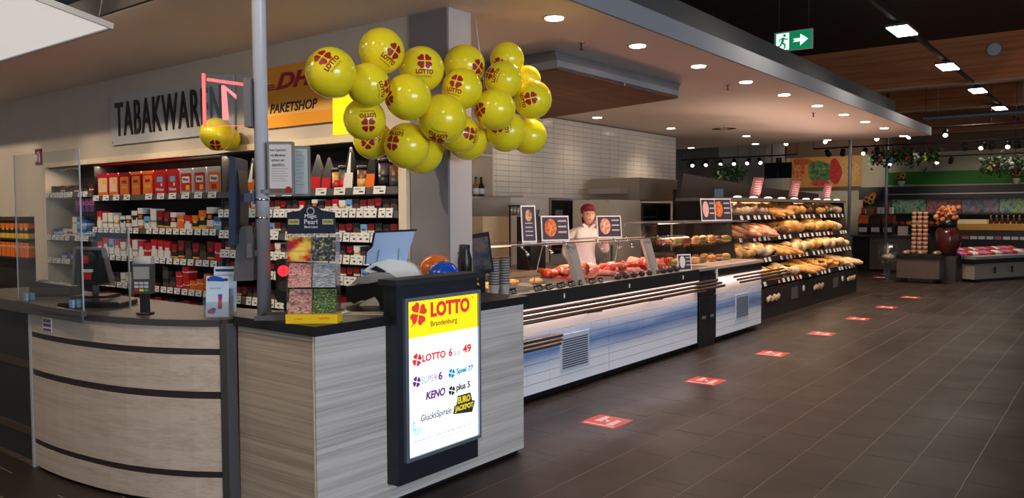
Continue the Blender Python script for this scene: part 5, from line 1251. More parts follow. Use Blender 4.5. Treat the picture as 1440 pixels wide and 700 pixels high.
for x in (-.17, .2):
    mb = MB(); mb.box(x-.045, x+.045, -.02, -.0105, .36, .55); obj('spout_panel', mb, M['black'], q)

# ================================================================== KITCHEN
kb = thing('kitchen_counter', 'steel kitchen counter along the tiled wall', 'counter', (0, 0, 0))
mb = MB(); mb.box(7.0, 10.05, 6.15, 7.2, 0, .88); obj('carcass', mb, mat('kitchen_grey', (128, 120, 112), .5), kb); mb = MB(); mb.box(6.98, 10.07, 6.12, 7.2, .8805, .92); obj('worktop', mb, M['steel'], kb)
mb = MB(); mb.box(11.3, 14.6, 6.15, 7.2, 0, .88); kb2 = thing('side_kitchen_counter', 'grey kitchen counter carrying the coffee machine', 'counter', (0, 0, 0)); mb = MB(); mb.box(11.3, 14.6, 5.4, 5.95, 0, .90); obj('carcass', mb, mat('kitchen_grey', (128, 120, 112), .5), kb2); mb = MB(); mb.box(11.28, 14.62, 5.38, 5.96, .9005, .948); obj('worktop', mb, M['steel'], kb2)
q = thing('roll_front_oven', 'stainless oven with louvred front against the tile wall', 'oven', (8.02, 6.2, .921))
mb = MB(); mb.box(0, .84, 0, .7, 0, .86); obj('body', mb, mat('oven_steel', (204, 196, 184), .42, .15), q)
for j in range(13):
    mb = MB(); mb.prism([(-.012, .1+j*.055), (-.0005, .1+j*.055), (-.0005, .145+j*.055), (-.004, .145+j*.055)], .27, .77, 'x'); obj('slat', mb, mat('oven_steel', (204, 196, 184), .42, .15), q)
mb = MB(); mb.box(.2, 1.42, -.05, .7, .861, .885); obj('top_tray', mb, mat('oven_steel', (204, 196, 184), .42, .15), q)
q = thing('wall_oven', 'dark glass oven with steel edge beside the louvred oven', 'oven', (8.90, 6.2, .921))
mb = MB(); mb.box(0, .54, 0, .7, 0, .855); obj('body', mb, M['steel'], q); k_ = obj('door', MB().box(.02, .52, -.02, -.0005, .1, .83), mat('oven_glass', (34, 28, 28), .15), q); obj('handle', MB().box(.06, .48, -.05, -.0205, .15, .175), M['chrome'], k_)
mb = MB(); mb.box(.08, .26, -.024, -.0205, .45, .70); obj('reflection_plate', mb, mat('oven_reflection', (96, 96, 96), .3), k_)  # reflection in the oven glass, put in as a grey patch
q = thing('white_fridge', 'tall cream refrigerator in the kitchen', 'refrigerator', (10.15, 6.05, 0))
mb = MB(); mb.box(0, 1.0, 0, .8, 0, 1.77); obj('body', mb, mat('fridge_cream', (206, 194, 172), .45), q); k_ = obj('door', MB().box(.015, .985, -.02, -.0005, .1, 1.75), mat('fridge_door', (210, 198, 176), .4), q); obj('handle', MB().box(.05, .075, -.05, -.0205, .8, 1.1), M['mgrey'], k_)
q = thing('proofing_cabinet', 'tall dark glass proofing cabinet beside the fridge', 'cabinet', (11.2, 6.05, 0))
mb = MB(); mb.box(0, 1.0, 0, .8, 0, 1.73); obj('body', mb, mat('proof_dark', (72, 64, 58), .4), q)
for x in (.04, .52):
    k_ = obj('door', MB().box(x, x+.44, -.02, -.0005, .1, 1.70), mat('proof_glass', (46, 40, 38), .15), q); obj('handle', MB().box(x+.19, x+.25, -.035, -.0205, .85, 1.1), M['mgrey'], k_)
for j in range(6):
    mb = MB(); mb.box(.06, .46, -.024, -.0203, .85+j*.13, .862+j*.13); obj('rack_line', mb, M['mgrey'], q)
q = thing('extract_box', 'grey steel extract box above the proofing cabinet', 'extractor', (10.95, 6.1, 1.77))
mb = MB(); mb.box(.25, 1.75, 0, .9, .0, .36); obj('hood', mb, mat('extract_steel', (150, 140, 126), .45, .3), q); mb = MB(); mb.box(0, .4, .2, .8, .105, .19); obj('duct', mb, M['steel'], q)
q = thing('pot_rack', 'row of hanging steel mugs under a black rail', 'rack', (7.75, 6.0, 1.66))
mb = MB(); mb.box(0, .42, 0, .04, 0, .02); mb.box(.0, .01, .0, .02, -.74, 0); obj('rail', mb, M['black'], q)
for k in range(6):
    mb = MB(); mb.lathe([(.022, -.11), (.03, -.03), (.012, -.0005)], c=(.04+k*.068, .02, 0), n=10); obj('mug', mb, M['steel'], q)
q = thing('espresso_machine', 'black espresso grinder with white knobs in the kitchen', 'coffee machine', (7.42, 5.45, .921)); mb = MB(); mb.box(0, .30, 0, .2, 0, .62); obj('body', mb, M['black'], q); mb = MB(); mb.cyl((.04, -.03, .5), (.04, -.0005, .5), .03, n=12); obj('knob', mb, M['white'], q); mb = MB(); mb.cyl((.28, -.03, .5), (.28, -.0005, .5), .03, n=12); obj('knob', mb, M['white'], q); mb = MB(); mb.lathe([(.08, .6205), (.10, .68), (.10, .70)], c=(.15, .1, 0), n=14); obj('hopper', mb, M['dgrey'], q)
mb = MB(); mb.box(6.6, 8.3, 5.4, 6.0, .86, .92); 
kb3 = thing('kitchen_island', 'beige steel prep table behind the deli case', 'table', (0, 0, 0)); obj('worktop', mb, mat('prep_top', (170, 152, 128), .4), kb3)
for x, y in ((6.65, 5.45), (8.25, 5.45), (6.65, 5.95), (8.25, 5.95)): obj('leg', MB().box(x-.025, x+.025, y-.025, y+.025, 0, .86), M['steel'], kb3)
obj('undershelf', MB().box(6.62, 8.28, 5.42, 5.98, .3, .33), M['steel'], kb3)
q = thing('cardboard_tray', 'beige open box with small jars on the kitchen counter', 'box', (7.40, 6.15, .921)); 
for a in ((0, .53, 0, .02, 0, .62), (0, .53, .38, .4, 0, .62), (0, .02, .02, .38, 0, .62), (.51, .53, .02, .38, 0, .62), (.02, .51, .02, .38, .3, .32)):
    obj('panel', MB().box(*a), mat('card_beige', (214, 190, 150), .6), q)
q = thing('wooden_niche', 'tall pale wooden shelf niche beside the tile wall', 'shelf', (8.07, 6.88, 1.0))
mb = MB(); mb.box(-.42, -.40, 0, .36, 0, 1.75); obj('side_panel', mb, M['pale'], q); mb = MB(); mb.box(.425, .455, 0, .36, 0, 1.75); obj('side_panel', mb, M['pale'], q)
for z in (.12, .775, 1.35, 1.73):
    mb = MB(); mb.box(-.40, .425, 0, .36, z, z+.025); obj('shelf_board', mb, M['pale'], q)
mb = MB(); mb.box(-.42, -.40, 0, .36, -.079, 0); mb.box(.425, .455, 0, .36, -.079, 0); obj('foot', mb, M['pale'], q)
for x, cl, lab in ((8.34, (150, 110, 60), 'amber sauce bottle on the niche shelf'), (8.455, (60, 34, 22), 'dark brown bottle with pale label on the niche shelf')):
    b_ = thing('bottle', lab, 'bottle', (x, 7.05, 1.8005), group='bottles in the niche')
    mb = MB(); mb.lathe([(.04, 0), (.042, .15), (.016, .20), (.016, .25)], n=14); obj('glass', mb, mat('bot_%d' % cl[0], cl, .15), b_); mb = MB(); mb.lathe([(.043, .04), (.043, .12)], n=14); obj('label', mb, M['paper'], b_); mb = MB(); mb.cyl((0, 0, .2505), (0, 0, .275), .017, n=10); obj('cap', mb, M['black'], b_)
q = thing('dried_bouquet', 'dark reddish dried bouquet in the lower niche', 'bouquet', (8.2, 7.05, 1.1455)); mb = MB(); mb.lathe([(.06, 0), (.07, .12)], n=12); obj('vase', mb, M['white'], q)
mb = MB()
for k in range(26): mb.ell((random.uniform(-.12, .12), random.uniform(-.08, .08), .2+random.uniform(-.07, .16)), random.uniform(.025, .05), 7, 5)
obj('blossoms', mb, blotch('dried', [(70, 40, 36), (120, 60, 56), (150, 100, 90)], 20, .8), q)

# ================================================================== PERSON behind the deli case
def skin_mesh(name, verts, edges, radii, root=0, sub=2):
    me = bpy.data.meshes.new(name); me.from_pydata(verts, edges, []); o = bpy.data.objects.new(name, me); COL.objects.link(o)
    o.modifiers.new('s', 'SKIN'); sv = me.skin_vertices[0].data
    for i, r in enumerate(radii): sv[i].radius = (r, r) if not hasattr(r, '__len__') else r; sv[i].use_root = (i == root)
    mo = o.modifiers.new('u', 'SUBSURF'); mo.levels = sub; mo.render_levels = sub
    dg = bpy.context.evaluated_depsgraph_get(); m2 = bpy.data.meshes.new_from_object(o.evaluated_get(dg))
    mb = MB(); mb.add([tuple(v.co) for v in m2.vertices], [tuple(p.vertices) for p in m2.polygons], 0, True)
    bpy.data.objects.remove(o); bpy.data.meshes.remove(me); bpy.data.meshes.remove(m2); return mb
pv = [(-.04, 0, .93), (-.04, 0, 1.08), (-.04, -.01, 1.24), (-.02, 0, 1.36), (0, -.01, 1.42), (.01, -.02, 1.47),
      (-.19, 0, 1.33), (-.27, -.01, 1.10), (-.20, -.16, .97), (-.16, -.22, .95),
      (.14, -.01, 1.32), (.22, -.10, 1.12), (.16, -.20, 1.30), (.145, -.205, 1.36),
      (-.13, 0, .86), (-.13, 0, .48), (-.13, .02, .07), (-.13, -.10, .03), (.06, 0, .86), (.06, 0, .48), (.06, .02, .07), (.06, -.10, .03)]
pe = [(0, 1), (1, 2), (2, 3), (3, 4), (4, 5), (3, 6), (6, 7), (7, 8), (8, 9), (3, 10), (10, 11), (11, 12), (12, 13), (0, 14), (14, 15), (15, 16), (16, 17), (0, 18), (18, 19), (19, 20), (20, 21)]
pr_ = [(.16, .11), (.15, .105), (.165, .11), (.12, .085), .055, .05, (.07, .065), .05, .036, .034, (.07, .065), .05, .036, .034, .09, .062, .045, .04, .09, .062, .045, .04]
body = skin_mesh('body', pv, pe, pr_)
body.m = [0]*len(body.f)
for i, f in enumerate(body.f):
    c_ = sum((Vector(body.v[k]) for k in f), Vector())/len(f)
    fore = (c_-Vector((-.20, -.16, .97))).length < .09 or (c_.x > .1 and c_.y < -.15 and c_.z > 1.22)
    if c_.z < .90 and not (c_.x < -.14 and c_.y < -.08): body.m[i] = 2
    elif c_.z < 1.43 and not fore: body.m[i] = 1
hp_ = lambda p: (p.x*(1-.12*max(0, -p.z/.12)), p.y-.0+(-.012 if (abs(p.x) < .02 and -.03 < p.z < .02 and p.y < -.05) else 0), p.z)
hd_ = MB(); hd_.ell((.015, -.035, 1.56), (.074, .095, .118), 22, 18, fn=hp_); hd_.ell((.015, -.135, 1.552), (.013, .018, .022), 8, 6); hd_.ell((-.06, -.03, 1.555), (.012, .02, .03), 8, 6); hd_.ell((.09, -.03, 1.555), (.012, .02, .03), 8, 6)
merge(body, hd_, 0)
def fingers(base, dirv, spread, curl, side):
    out = MB(); dirv = Vector(dirv).normalized(); sd = Vector(spread).normalized(); cu = Vector(curl).normalized()
    out.ell(Vector(base)+dirv*.03, (.026, .022, .04), 10, 8, rot=dirv.to_track_quat('Z', 'Y').to_matrix())
    for k, l_ in enumerate((.06, .068, .064, .05)):
        p0 = Vector(base)+dirv*.055+sd*(-.024+k*.016); p1 = p0+dirv*l_*.5+cu*.008; p2 = p1+dirv*l_*.25+cu*.03; p3 = p2+cu*.018
        out.cyl(p0, p1, .0085, .008, 8); out.cyl(p1, p2, .008, .0075, 8); out.cyl(p2, p3, .0075, .006, 8)
    p0 = Vector(base)+dirv*.015+sd*(-.028); p1 = p0-sd*.025+dirv*.02; p2 = p1+dirv*.025+cu*.012
    out.cyl(p0, p1, .0095, .009, 8); out.cyl(p1, p2, .009, .007, 8); return out
merge(body, fingers((.142, -.205, 1.37), (-.35, .1, 1), (1, 0, .3), (-.7, .3, .2), 1), 0)
merge(body, fingers((-.15, -.235, .948), (.5, -.8, -.2), (.8, .5, 0), (.1, -.2, -1), -1), 0)
P_ = thing('person', 'shop worker in a white shirt behind the deli case, one hand raised to the chin', 'person', (8.03, 5.08, 0), VIEWROT*.8)
obj('body', body, [mat('skin', (196, 142, 116), .55), mat('shirt_white', (222, 208, 208), .75, noise=.05, nscale=14), mat('trousers', (46, 44, 50), .8)], P_)
hr = MB(); hr.ell((.015, -.018, 1.575), (.082, .092, .115), 20, 14, fn=lambda p: (p.x, p.y if p.y > -.045 else -.045-(p.y+.045)*.1, p.z)); hr.ell((.015, .07, 1.50), (.05, .035, .07), 12, 8); obj('hair', hr, mat('hair_dark', (40, 28, 24), .6), P_)
cp = MB(); cp.ell((.015, -.025, 1.615), (.09, .104, .075), 20, 10, fn=lambda p: (p.x, p.y, max(p.z, -.012))); cp.prism([(-.05, -.11), (.08, -.11), (.06, -.175), (-.03, -.175)], 1.60, 1.608, 'z'); obj('cap', cp, mat('cap_red', (120, 30, 36), .7), P_)
ey = MB(); ey.ell((-.013, -.123, 1.568), (.010, .006, .006), 8, 6); ey.ell((.043, -.123, 1.568), (.010, .006, .006), 8, 6); obj('eyes', ey, M['ink'], P_)
mo = MB(); mo.ell((.015, -.118, 1.505), (.022, .008, .006), 10, 6); obj('mouth', mo, mat('lips', (150, 80, 76), .5), P_)
cl = MB(); cl.prism([(-.07, 1.44), (.0, 1.375), (.015, 1.40), (-.04, 1.455)], -.085, -.07, 'y'); cl.prism([(.10, 1.44), (.03, 1.375), (.015, 1.40), (.07, 1.455)], -.085, -.07, 'y'); obj('collar', cl, mat('shirt_white', (222, 208, 208), .75), P_)
ap = MB()
# ================================================================== BREAD WALL
W = thing('bread_shelf', 'long dark self-service bread shelf with four lit tiers', 'bread shelf', (0, 0, 0))
bk = mat('bread_black', (32, 27, 25), .5)
X0, X1 = 10.66, 16.45
mb = MB(); mb.box(X0, X1, 4.16, 5.2, 0, .46); obj('base', mb, bk, W)
mb = MB(); mb.box(X0, X1, 5.05, 5.2, .4605, 1.74); obj('back_panel', mb, bk, W)
for x in (X0, X1-.04):
    mb = MB(); mb.prism([(4.16, .4605), (5.0495, .4605), (5.0495, 1.74), (4.42, 1.74), (4.40, 1.5), (4.28, .85)], x, x+.04, 'x'); obj('side_panel', mb, bk, W)
mb = MB(); mb.box(X0-.02, X1+.02, 4.38, 5.2, 1.7405, 1.785); obj('top_board', mb, mat('bread_top', (120, 112, 104), .4), W)
mb = MB(); mb.prism([(4.16, 1.80), (5.3, 1.80), (5.3, 2.12), (4.9, 2.12)], 10.3, 10.34, 'x'); 
TI = [(4.175, .50), (4.25, .84), (4.36, 1.15), (4.39, 1.47)]
tray_w = mat('bread_tray', (120, 84, 54), .6)
tnm = ['bottom', 'second', 'third', 'top']
bt = tag_mesh(.095, .062)
strip_e = mat('bread_strip', (255, 220, 170), .4, emit=1.2, emitcol=(255, 210, 150))
NC = 7; cw_ = (X1-X0-.08)/NC
otag = MB().box(-.04, .04, -.006, -.002, 0, .05).mesh('offer_tag', M['orange'])
plate_bits = []
for ti, (y0, z0) in enumerate(TI):
    yb, zb = 5.04, z0+.19
    slope = math.atan2(zb-z0-.04, yb-y0)
    mb = MB(); mb.prism([(y0+.012, z0+.03), (yb, zb-.02), (yb, zb), (y0+.012, z0+.05)], X0+.041, X1-.041, 'x'); obj('tray_board', mb, tray_w, W)
    mb = MB(); mb.box(X0+.0405, X1-.0405, y0, y0+.011, z0-.015, z0+.065); obj('tag_rail', mb, bk, W)
    x = X0+.15
    while x < X1-.1:
        if random.random() > .12: 
            me = otag if random.random() < .08 else bt
            o = obj('price_tag', me, None, W, (x, y0-.022, z0-.004)); o.rotation_euler = (R(-20), 0, 0)
        x += random.choice((.17, .21, .26))
    for k in range(NC+1):
        xx = X0+.04+k*cw_
        if 0 < k < NC:
            mb = MB(); mb.prism([(y0+.02, z0+.05), (yb-.005, zb), (yb-.005, zb+.1), (y0+.08, z0+.17)], xx-.006, xx+.006, 'x'); obj('divider', mb, bk, W)
    for k in range(NC):
        xx = X0+.04+k*cw_
        mb = MB(); mb.prism([(y0+.012, z0+.066), (y0+.016, z0+.066), (y0+.07, z0+.17), (y0+.066, z0+.17)], xx+.01, xx+cw_-.01, 'x'); obj('flap', mb, M['glass'], W)
    zt = TI[ti+1][1]+.022 if ti < 3 else 1.735
    mb = MB(); mb.box(X0+.05, X1-.05, TI[min(3, ti+1)][0]+(.014 if ti < 3 else .32), TI[min(3, ti+1)][0]+(.034 if ti < 3 else .34), zt-.022, zt-.004); obj('lamp_strip', mb, strip_e, W)
    area('bread_light', ((X0+X1)/2, TI[min(3, ti+1)][0]+(.03 if ti < 3 else .33), zt-.03), X1-X0-.2, 6.5, (1, .78, .5), (0, .25, -1), .025)
# loaves
crust = {'golden': blotch('crust_gold', [(186, 112, 40), (222, 156, 70), (240, 196, 118)], 16, .5), 'dark brown': blotch('crust_dark', [(96, 52, 24), (144, 86, 42), (186, 128, 76)], 14, .55), 'pale floury': blotch('crust_pale', [(206, 156, 92), (230, 194, 140), (246, 226, 190)], 14, .6), 'sugar-glazed': blotch('crust_pink', [(170, 96, 60), (216, 150, 110), (240, 200, 180)], 16, .3)}
shapes = {}
mb = MB(); mb.ell((0, 0, .04), (.075, .05, .042), 10, 7); shapes['oval roll'] = mb
mb = MB(); mb.ell((0, 0, .04), (.06, .06, .042), 10, 7); shapes['round bun'] = mb
mb = MB(); mb.ell((0, 0, .033), (.05, .17, .035), 10, 9, fn=lambda p: (p.x, p.y, p.z*(1+.12*math.cos(p.y*70)))); shapes['baguette'] = mb
mb = MB()
for k in range(7):
    a = (k-3)*.42; mb.ell((.075*math.sin(a), .03-.05*math.cos(a), .035), (.028, .028, .034-.006*abs(k-3)), 8, 6)
shapes['croissant'] = mb
mb = MB(); mb.ell((0, 0, .05), (.095, .075, .055), 12, 8); shapes['small loaf'] = mb
plan = [[('oval roll', 'golden'), ('oval roll', 'golden'), ('round bun', 'pale floury'), ('baguette', 'golden'), ('croissant', 'golden'), ('croissant', 'golden'), ('baguette', 'pale floury')],
        [('oval roll', 'golden'), ('oval roll', 'pale floury'), ('baguette', 'golden'), ('round bun', 'pale floury'), ('oval roll', 'golden'), ('round bun', 'pale floury'), ('oval roll', 'pale floury')],
        [('baguette', 'dark brown'), ('baguette', 'sugar-glazed'), ('croissant', 'dark brown'), ('small loaf', 'golden'), ('round bun', 'golden'), ('small loaf', 'golden'), ('oval roll', 'pale floury')],
        [('oval roll', 'pale floury'), ('round bun', 'sugar-glazed'), ('baguette', 'golden'), ('small loaf', 'golden'), ('round bun', 'dark brown'), ('oval roll', 'golden'), ('round bun', 'pale floury')]]
bmesh_c = {}; cnt = 0
for ti, (y0, z0) in enumerate(TI):
    yb, zb = 5.04, z0+.19; sl = math.atan2(zb-z0-.05, yb-y0-.012)
    for k in range(NC):
        sh, cr_ = plan[ti][k]
        if (sh, cr_) not in bmesh_c: bmesh_c[(sh, cr_)] = shapes[sh].mesh(sh.replace(' ', '_'), crust[cr_])
        xa = X0+.04+k*cw_
        lab = '%s %s in compartment %s of the %s bread tier' % (cr_, sh, ['one', 'two', 'three', 'four', 'five', 'six', 'seven'][k], tnm[ti])
        for i in range(10):
            row_, c_ = divmod(i, 5)
            x = xa+.11+c_*(cw_-.2)/4+random.uniform(-.02, .02); t_ = .10+row_*.2+random.uniform(-.03, .03)
            y = y0+.012+t_; z = z0+.052+t_*math.tan(sl)+random.choice((0, 0, .035))
            o = obj(sh.replace(' ', '_'), bmesh_c[(sh, cr_)], None); o.location = (x, y, z); o.rotation_euler = (sl+random.uniform(-.1, .1), random.uniform(-.12, .12), random.uniform(-.5, .5) if sh == 'baguette' else random.uniform(0, 6.2))
            s_ = random.uniform(1.35, 1.7); o.scale = (s_, s_, s_)
            tag(o, lab, 'bread', lab.replace(' in ', 's in ', 1)); cnt += 1
# base details: lit bins, plates, round stickers
lit = blotch('bag_goods', [(150, 110, 70), (220, 180, 130), (250, 236, 210)], 14, .4)
for x, nm in ((11.75, 'left'), (13.95, 'middle'), (16.0, 'right')):
    c_ = obj('bin_window', MB().box(x-.28, x+.28, 4.152, 4.1595, .24, .40), mat('bin_dark', (20, 18, 17), .6), W)
    for k in range(6):
        mb = MB(); mb.ell((x-.23+k*.09, 4.14, .29+.02*(k % 2)), (.055, .02, .045), 9, 6); obj('bagged_bread', mb, lit, W)
for x in (12.8, 15.05):
    obj('info_plate', MB().box(x-.2, x+.1, 4.152, 4.1595, .2, .38), mat('info_grey', (92, 84, 78), .5), W)
    mb = MB(); mb.cyl((x+.4, 4.15, .33), (x+.4, 4.1595, .33), .05, n=16); obj('round_label', mb, M['paper'], W)
for x, nm in ((12.25, 'left'), (14.05, 'middle'), (15.95, 'right')):
    s_ = thing('hanging_sign', 'small plum shelf sign standing above the bread shelf, %s one' % nm, 'sign', (x, 4.6, 1.7855), -.35, 'plum signs above the bread')
    mb = MB(); mb.prism([(-.17, .035), (.07, .035), (.17, .33), (-.07, .33)], 0, .008, 'y'); obj('card', mb, mat('sign_plum', (120, 70, 74), .5), s_)
    mb = MB(); mb.box(-.06, -.045, .0085, .016, 0, .25); mb.box(.03, .045, .0085, .016, 0, .25); obj('stand', mb, M['alu'], s_)
    mb = MB()
    for k in range(6): mb.box(-.09+.012*k, .05+.012*k, -.0015, -.0003, .075+k*.038, .087+k*.038)
    obj('print_lines', mb, mat('sign_rose', (196, 160, 156), .5), s_)
for i in range(9):
    x = 11.1+i*.62
    s_ = thing('glint_puck', 'small pale glowing puck put in for a reflection on the bread shelf top, number %s from the sandwich case' % ['one', 'two', 'three', 'four', 'five', 'six', 'seven', 'eight', 'nine'][i], 'lamp', (x, 4.45, 1.7855), group='glint pucks on the bread shelf')  # small reflections on the shelf top, modelled as glowing pucks
    mb = MB(); mb.lathe([(.06, 0), (.06, .015), (.03, .028)], n=12); obj('puck', mb, mat('puck', (255, 226, 196), .4, emit=2.5), s_); area('ceiling_fill', (x, 4.45, 1.82), .1, 3.5, PINK, (0, -.1, 1)); mb = MB(); mb.lathe([(.065, .0), (.065, .006)], n=12); obj('ring', mb, M['steel'], s_)  # upward fill added to brighten the canopy ceiling
q = thing('dark_canopy_board', 'sloping dark board behind the bread shelf top', 'board', (0, 0, 0)); mb = MB(); mb.prism([(10.9, 1.80), (17.6, 1.80), (17.6, 1.95), (14.2, 2.02), (11.0, 2.16)], 5.25, 5.32, 'y'); obj('board', mb, mat('dark_board', (58, 50, 46), .6), q); mb = MB(); mb.box(10.95, 11.0, 5.25, 5.32, 0, 1.8); mb.box(17.5, 17.55, 5.25, 5.32, 0, 1.8); obj('post', mb, bk, q)

# ================================================================== FAR SIDE OF THE MARKET
def farbox(name, lab, cat, loc, rz=-PI/2, group=None): return thing(name, lab, cat, loc, rz, group)
# dark counter with baskets
q = farbox('far_counter', 'dark angular counter beyond the bread wall', 'counter', (22.2, 5.75, 0))
mb = MB(); mb.box(0, .45, .05, 1.2, 0, .90); obj('black_side', mb, M['black'], q); mb = MB(); mb.box(.45, 1.6, .0, 1.2, .06, .90); obj('grey_front', mb, mat('far_grey', (84, 76, 72), .5), q); mb = MB(); mb.box(.45, 1.6, .04, 1.2, 0, .06); obj('toe', mb, M['black'], q); mb = MB(); mb.box(-.05, 1.65, -.05, 1.25, .9005, .945); obj('worktop', mb, M['dgrey'], q)
mb = MB(); mb.box(.82, .90, -.012, -.0005, .38, .75); obj('white_tag', mb, M['paper'], q)
for k, (cl, nm) in enumerate((((206, 92, 40), 'orange'), ((52, 44, 40), 'black'), ((120, 44, 36), 'dark red'))):
    b_ = thing('bulk_bin', 'tilted bulk bin with %s goods on the dark counter' % nm, 'bin', (22.3, 5.50-k*.3, .9455), -PI/2, 'bulk bins on the dark counter')
    mb = MB(); mb.box(-.12, .12, 0, .3, 0, .30); obj('lower_case', mb, M['black'], b_); mb = MB(); mb.prism([(-.02, .3005), (.3, .3005), (.3, .52), (.1, .52), (-.02, .42)], -.13, .13, 'x'); obj('hopper', mb, mat('goods_'+nm, cl, .3), b_); mb = MB(); mb.box(-.1, .1, -.012, -.0005, .08, .2); obj('label', mb, M['lgrey'], b_)
q = farbox('framed_notice', 'small pale framed notice on the dark counter', 'notice', (22.22, 4.52, .9455)); mb = MB(); mb.box(-.12, .12, 0, .015, 0, .24); obj('frame', mb, M['lgrey'], q); mb = MB(); mb.box(-.1, .1, -.003, -.0005, .02, .22); obj('sheet', mb, mat('sheet_rose', (216, 190, 180), .6), q)
def flowers(x, y, z, lab, pot, cols, h_=.32, grp='flower pots', n=4):
    f_ = thing('potted_flowers', lab, 'flower pot', (x, y, z), group=grp)
    mb = MB(); mb.lathe([(.07, 0), (.10, .16), (.105, .17)], n=14); obj('pot', mb, pot, f_)
    for k in range(n):
        a = k*1.9; cx, cy, cz = .07*math.cos(a), .09*math.sin(a), .17+h_*(.45+.5*k/n)
        mb = MB(); mb.cyl((0, 0, .16), (cx, cy, cz), .006, n=5); obj('stem', mb, mat('stem_green', (60, 90, 40), .7), f_)
        mb = MB()
        for j in range(10):
            b_ = 2*PI*j/10; mb.ell((cx-.02, cy+.055*math.cos(b_), cz+.055*math.sin(b_)), (.012, .03, .03), 6, 5)
        k_ = obj('bloom', mb, cols[k % len(cols)], f_); mb = MB(); mb.ell((cx-.035, cy, cz), (.015, .035, .035), 8, 6); obj('bloom_centre', mb, mat('bloom_brown', (70, 40, 20), .8), k_)
    mb = MB()
    for k in range(8):
        a = k*.8; mb.ell((.06*math.cos(a), .1*math.sin(a), .2), (.05, .05, .03), 6, 5)
    obj('leaves', mb, mat('leaf_green', (54, 92, 40), .7), f_)
sf = [mat('bloom_yellow', (240, 180, 40), .6), mat('bloom_orange', (226, 130, 40), .6)]
flowers(22.25, 5.32, 1.4655, 'sunflowers in a basket pot on the bulk bins', mat('basket_pot', (150, 116, 76), .7), sf, .42)
# fridge wall and fruit department along the far wall
F = farbox('fridge_wall', 'long dark refrigerated wall shelf with vegetable pictures', 'refrigerated shelf', (26.2, 6.6, 0))
fb = mat('fridge_black', (36, 32, 30), .5)
mb = MB(); mb.box(0, 9.5, .5, .8, 0, 2.3); obj('back', mb, fb, F); mb = MB(); mb.box(0, 9.5, 0, .5, 1.92, 2.3); obj('header', mb, fb, F); mb = MB(); mb.box(.85, 9.5, -.04, -.0005, 2.05, 2.085); obj('ledge', mb, M['steel'], F); mb = MB(); mb.box(0, 9.5, -.1, .5, 0, .75); obj('plinth', mb, fb, F)
area('fridge_light', (26.3, 3.2, 1.9), 5.5, 12, NEUT, (.1, 0, -1), .05)
veg = [blotch('veg_a', [(14, 37, 31), (43, 74, 55), (93, 117, 93), (24, 55, 43)], 9, .5, emit=.03), blotch('veg_b', [(24, 43, 24), (74, 37, 49), (124, 55, 55), (55, 86, 43)], 8, .5, emit=.03), blotch('veg_c', [(12, 43, 43), (37, 74, 74), (105, 55, 86), (74, 111, 99)], 9, .5, emit=.03), blotch('veg_d', [(24, 43, 105), (43, 80, 117), (117, 130, 55), (37, 74, 37)], 7, .5, emit=.03)]
for k in range(6):
    x = .87+k*.945
    obj('picture_panel', MB().box(x, x+.925, .47, .4995, 1.5, 1.915), veg[k % 4], F)
for z in (1.45, 1.1, .76):
    mb = MB(); mb.box(.02, 9.48, .02, .4995, z, z+.03); obj('shelf_board', mb, fb, F)
milk = mat('milk_white', (220, 216, 210), .5)
for k in range(8):
    o = obj('carton', MB().box(-.05, .05, 0, .1, 0, .2), [milk, C['red']][k % 3 == 0]); o.location = (26.3, 6.5-k*.115, 1.4805); o.rotation_euler = (0, 0, -PI/2); tag(o, '%s carton in the left end of the far fridge wall' % ('red' if k % 3 == 0 else 'white'), 'carton', '%s cartons in the far fridge' % ('red' if k % 3 == 0 else 'white'))
fc = [('lettuce', (110, 150, 60), 'green'), ('apple', (180, 50, 40), 'red'), ('orange', (230, 130, 40), 'orange'), ('pepper', (230, 190, 50), 'yellow')]
for k in range(22):
    nm, cl, cn_ = fc[k % 4]
    o = obj(nm, MB().ell((0, 0, .07), (.08, .1, .07), 9, 7), mat('fr_'+nm, cl, .5)); o.location = (26.35, 5.6-k*.2, 1.1305); tag(o, '%s %s heap on the far refrigerated shelf' % (cn_, nm), 'produce', '%s produce on the far shelf' % cn_)
flowers(26.19, 5.42, 2.0855, 'sunflowers in a white pot on the fridge ledge', M['white'], sf, .22, n=3)
flowers(26.19, 2.46, 2.0855, 'orange flowers in a cream jug on the fridge ledge', mat('jug_cream', (226, 206, 170), .5), [sf[1], sf[0]], .3)
for p_ in list(COL.objects):
    if p_.name.startswith('potted_flowers') and abs(p_.location.x-26.19) < .01: p_.location.x = 26.33; p_.location.z = 2.3005
# picture of pasta and vegetables, black screens
q = farbox('food_picture', 'wide picture of pasta, lettuce and tomatoes on the far wall', 'picture', (26.96, 8.95, 2.36))
mb = MB(); mb.box(0, 2.22, 0, .03, 0, .98); obj('canvas', mb, mat('pasta_tan', (226, 160, 84), .6), q)
def blob(x, z, rx, rz_, cl, nm, k=0):
    mb = MB(); pts = [(x+rx*(1+.12*math.sin(3*a+k))*math.cos(a), z+rz_*(1+.12*math.cos(2*a+k))*math.sin(a)) for a in [2*PI*i/20 for i in range(20)]]
    mb.prism(pts, -.004-.001*k, -.001-.001*k, 'y'); obj('print_shape', mb, blotch('pic_'+nm, cl, 9, .6), q)
blob(.24, .52, .2, .35, [(200, 60, 40), (236, 130, 70), (240, 190, 130)], 'tom', 0); blob(.95, .5, .42, .38, [(50, 80, 40), (90, 130, 70), (150, 170, 110)], 'let', 1); blob(1.42, .5, .2, .4, [(190, 30, 30), (220, 60, 50)], 'red', 2); blob(.95, .14, .3, .1, [(200, 50, 40), (220, 90, 70)], 'red2', 3); blob(1.85, .5, .3, .4, [(226, 150, 70), (240, 190, 110), (200, 110, 50)], 'pas', 1); blob(.35, .85, .3, .12, [(200, 60, 40), (220, 120, 60)], 'tom2', 1)
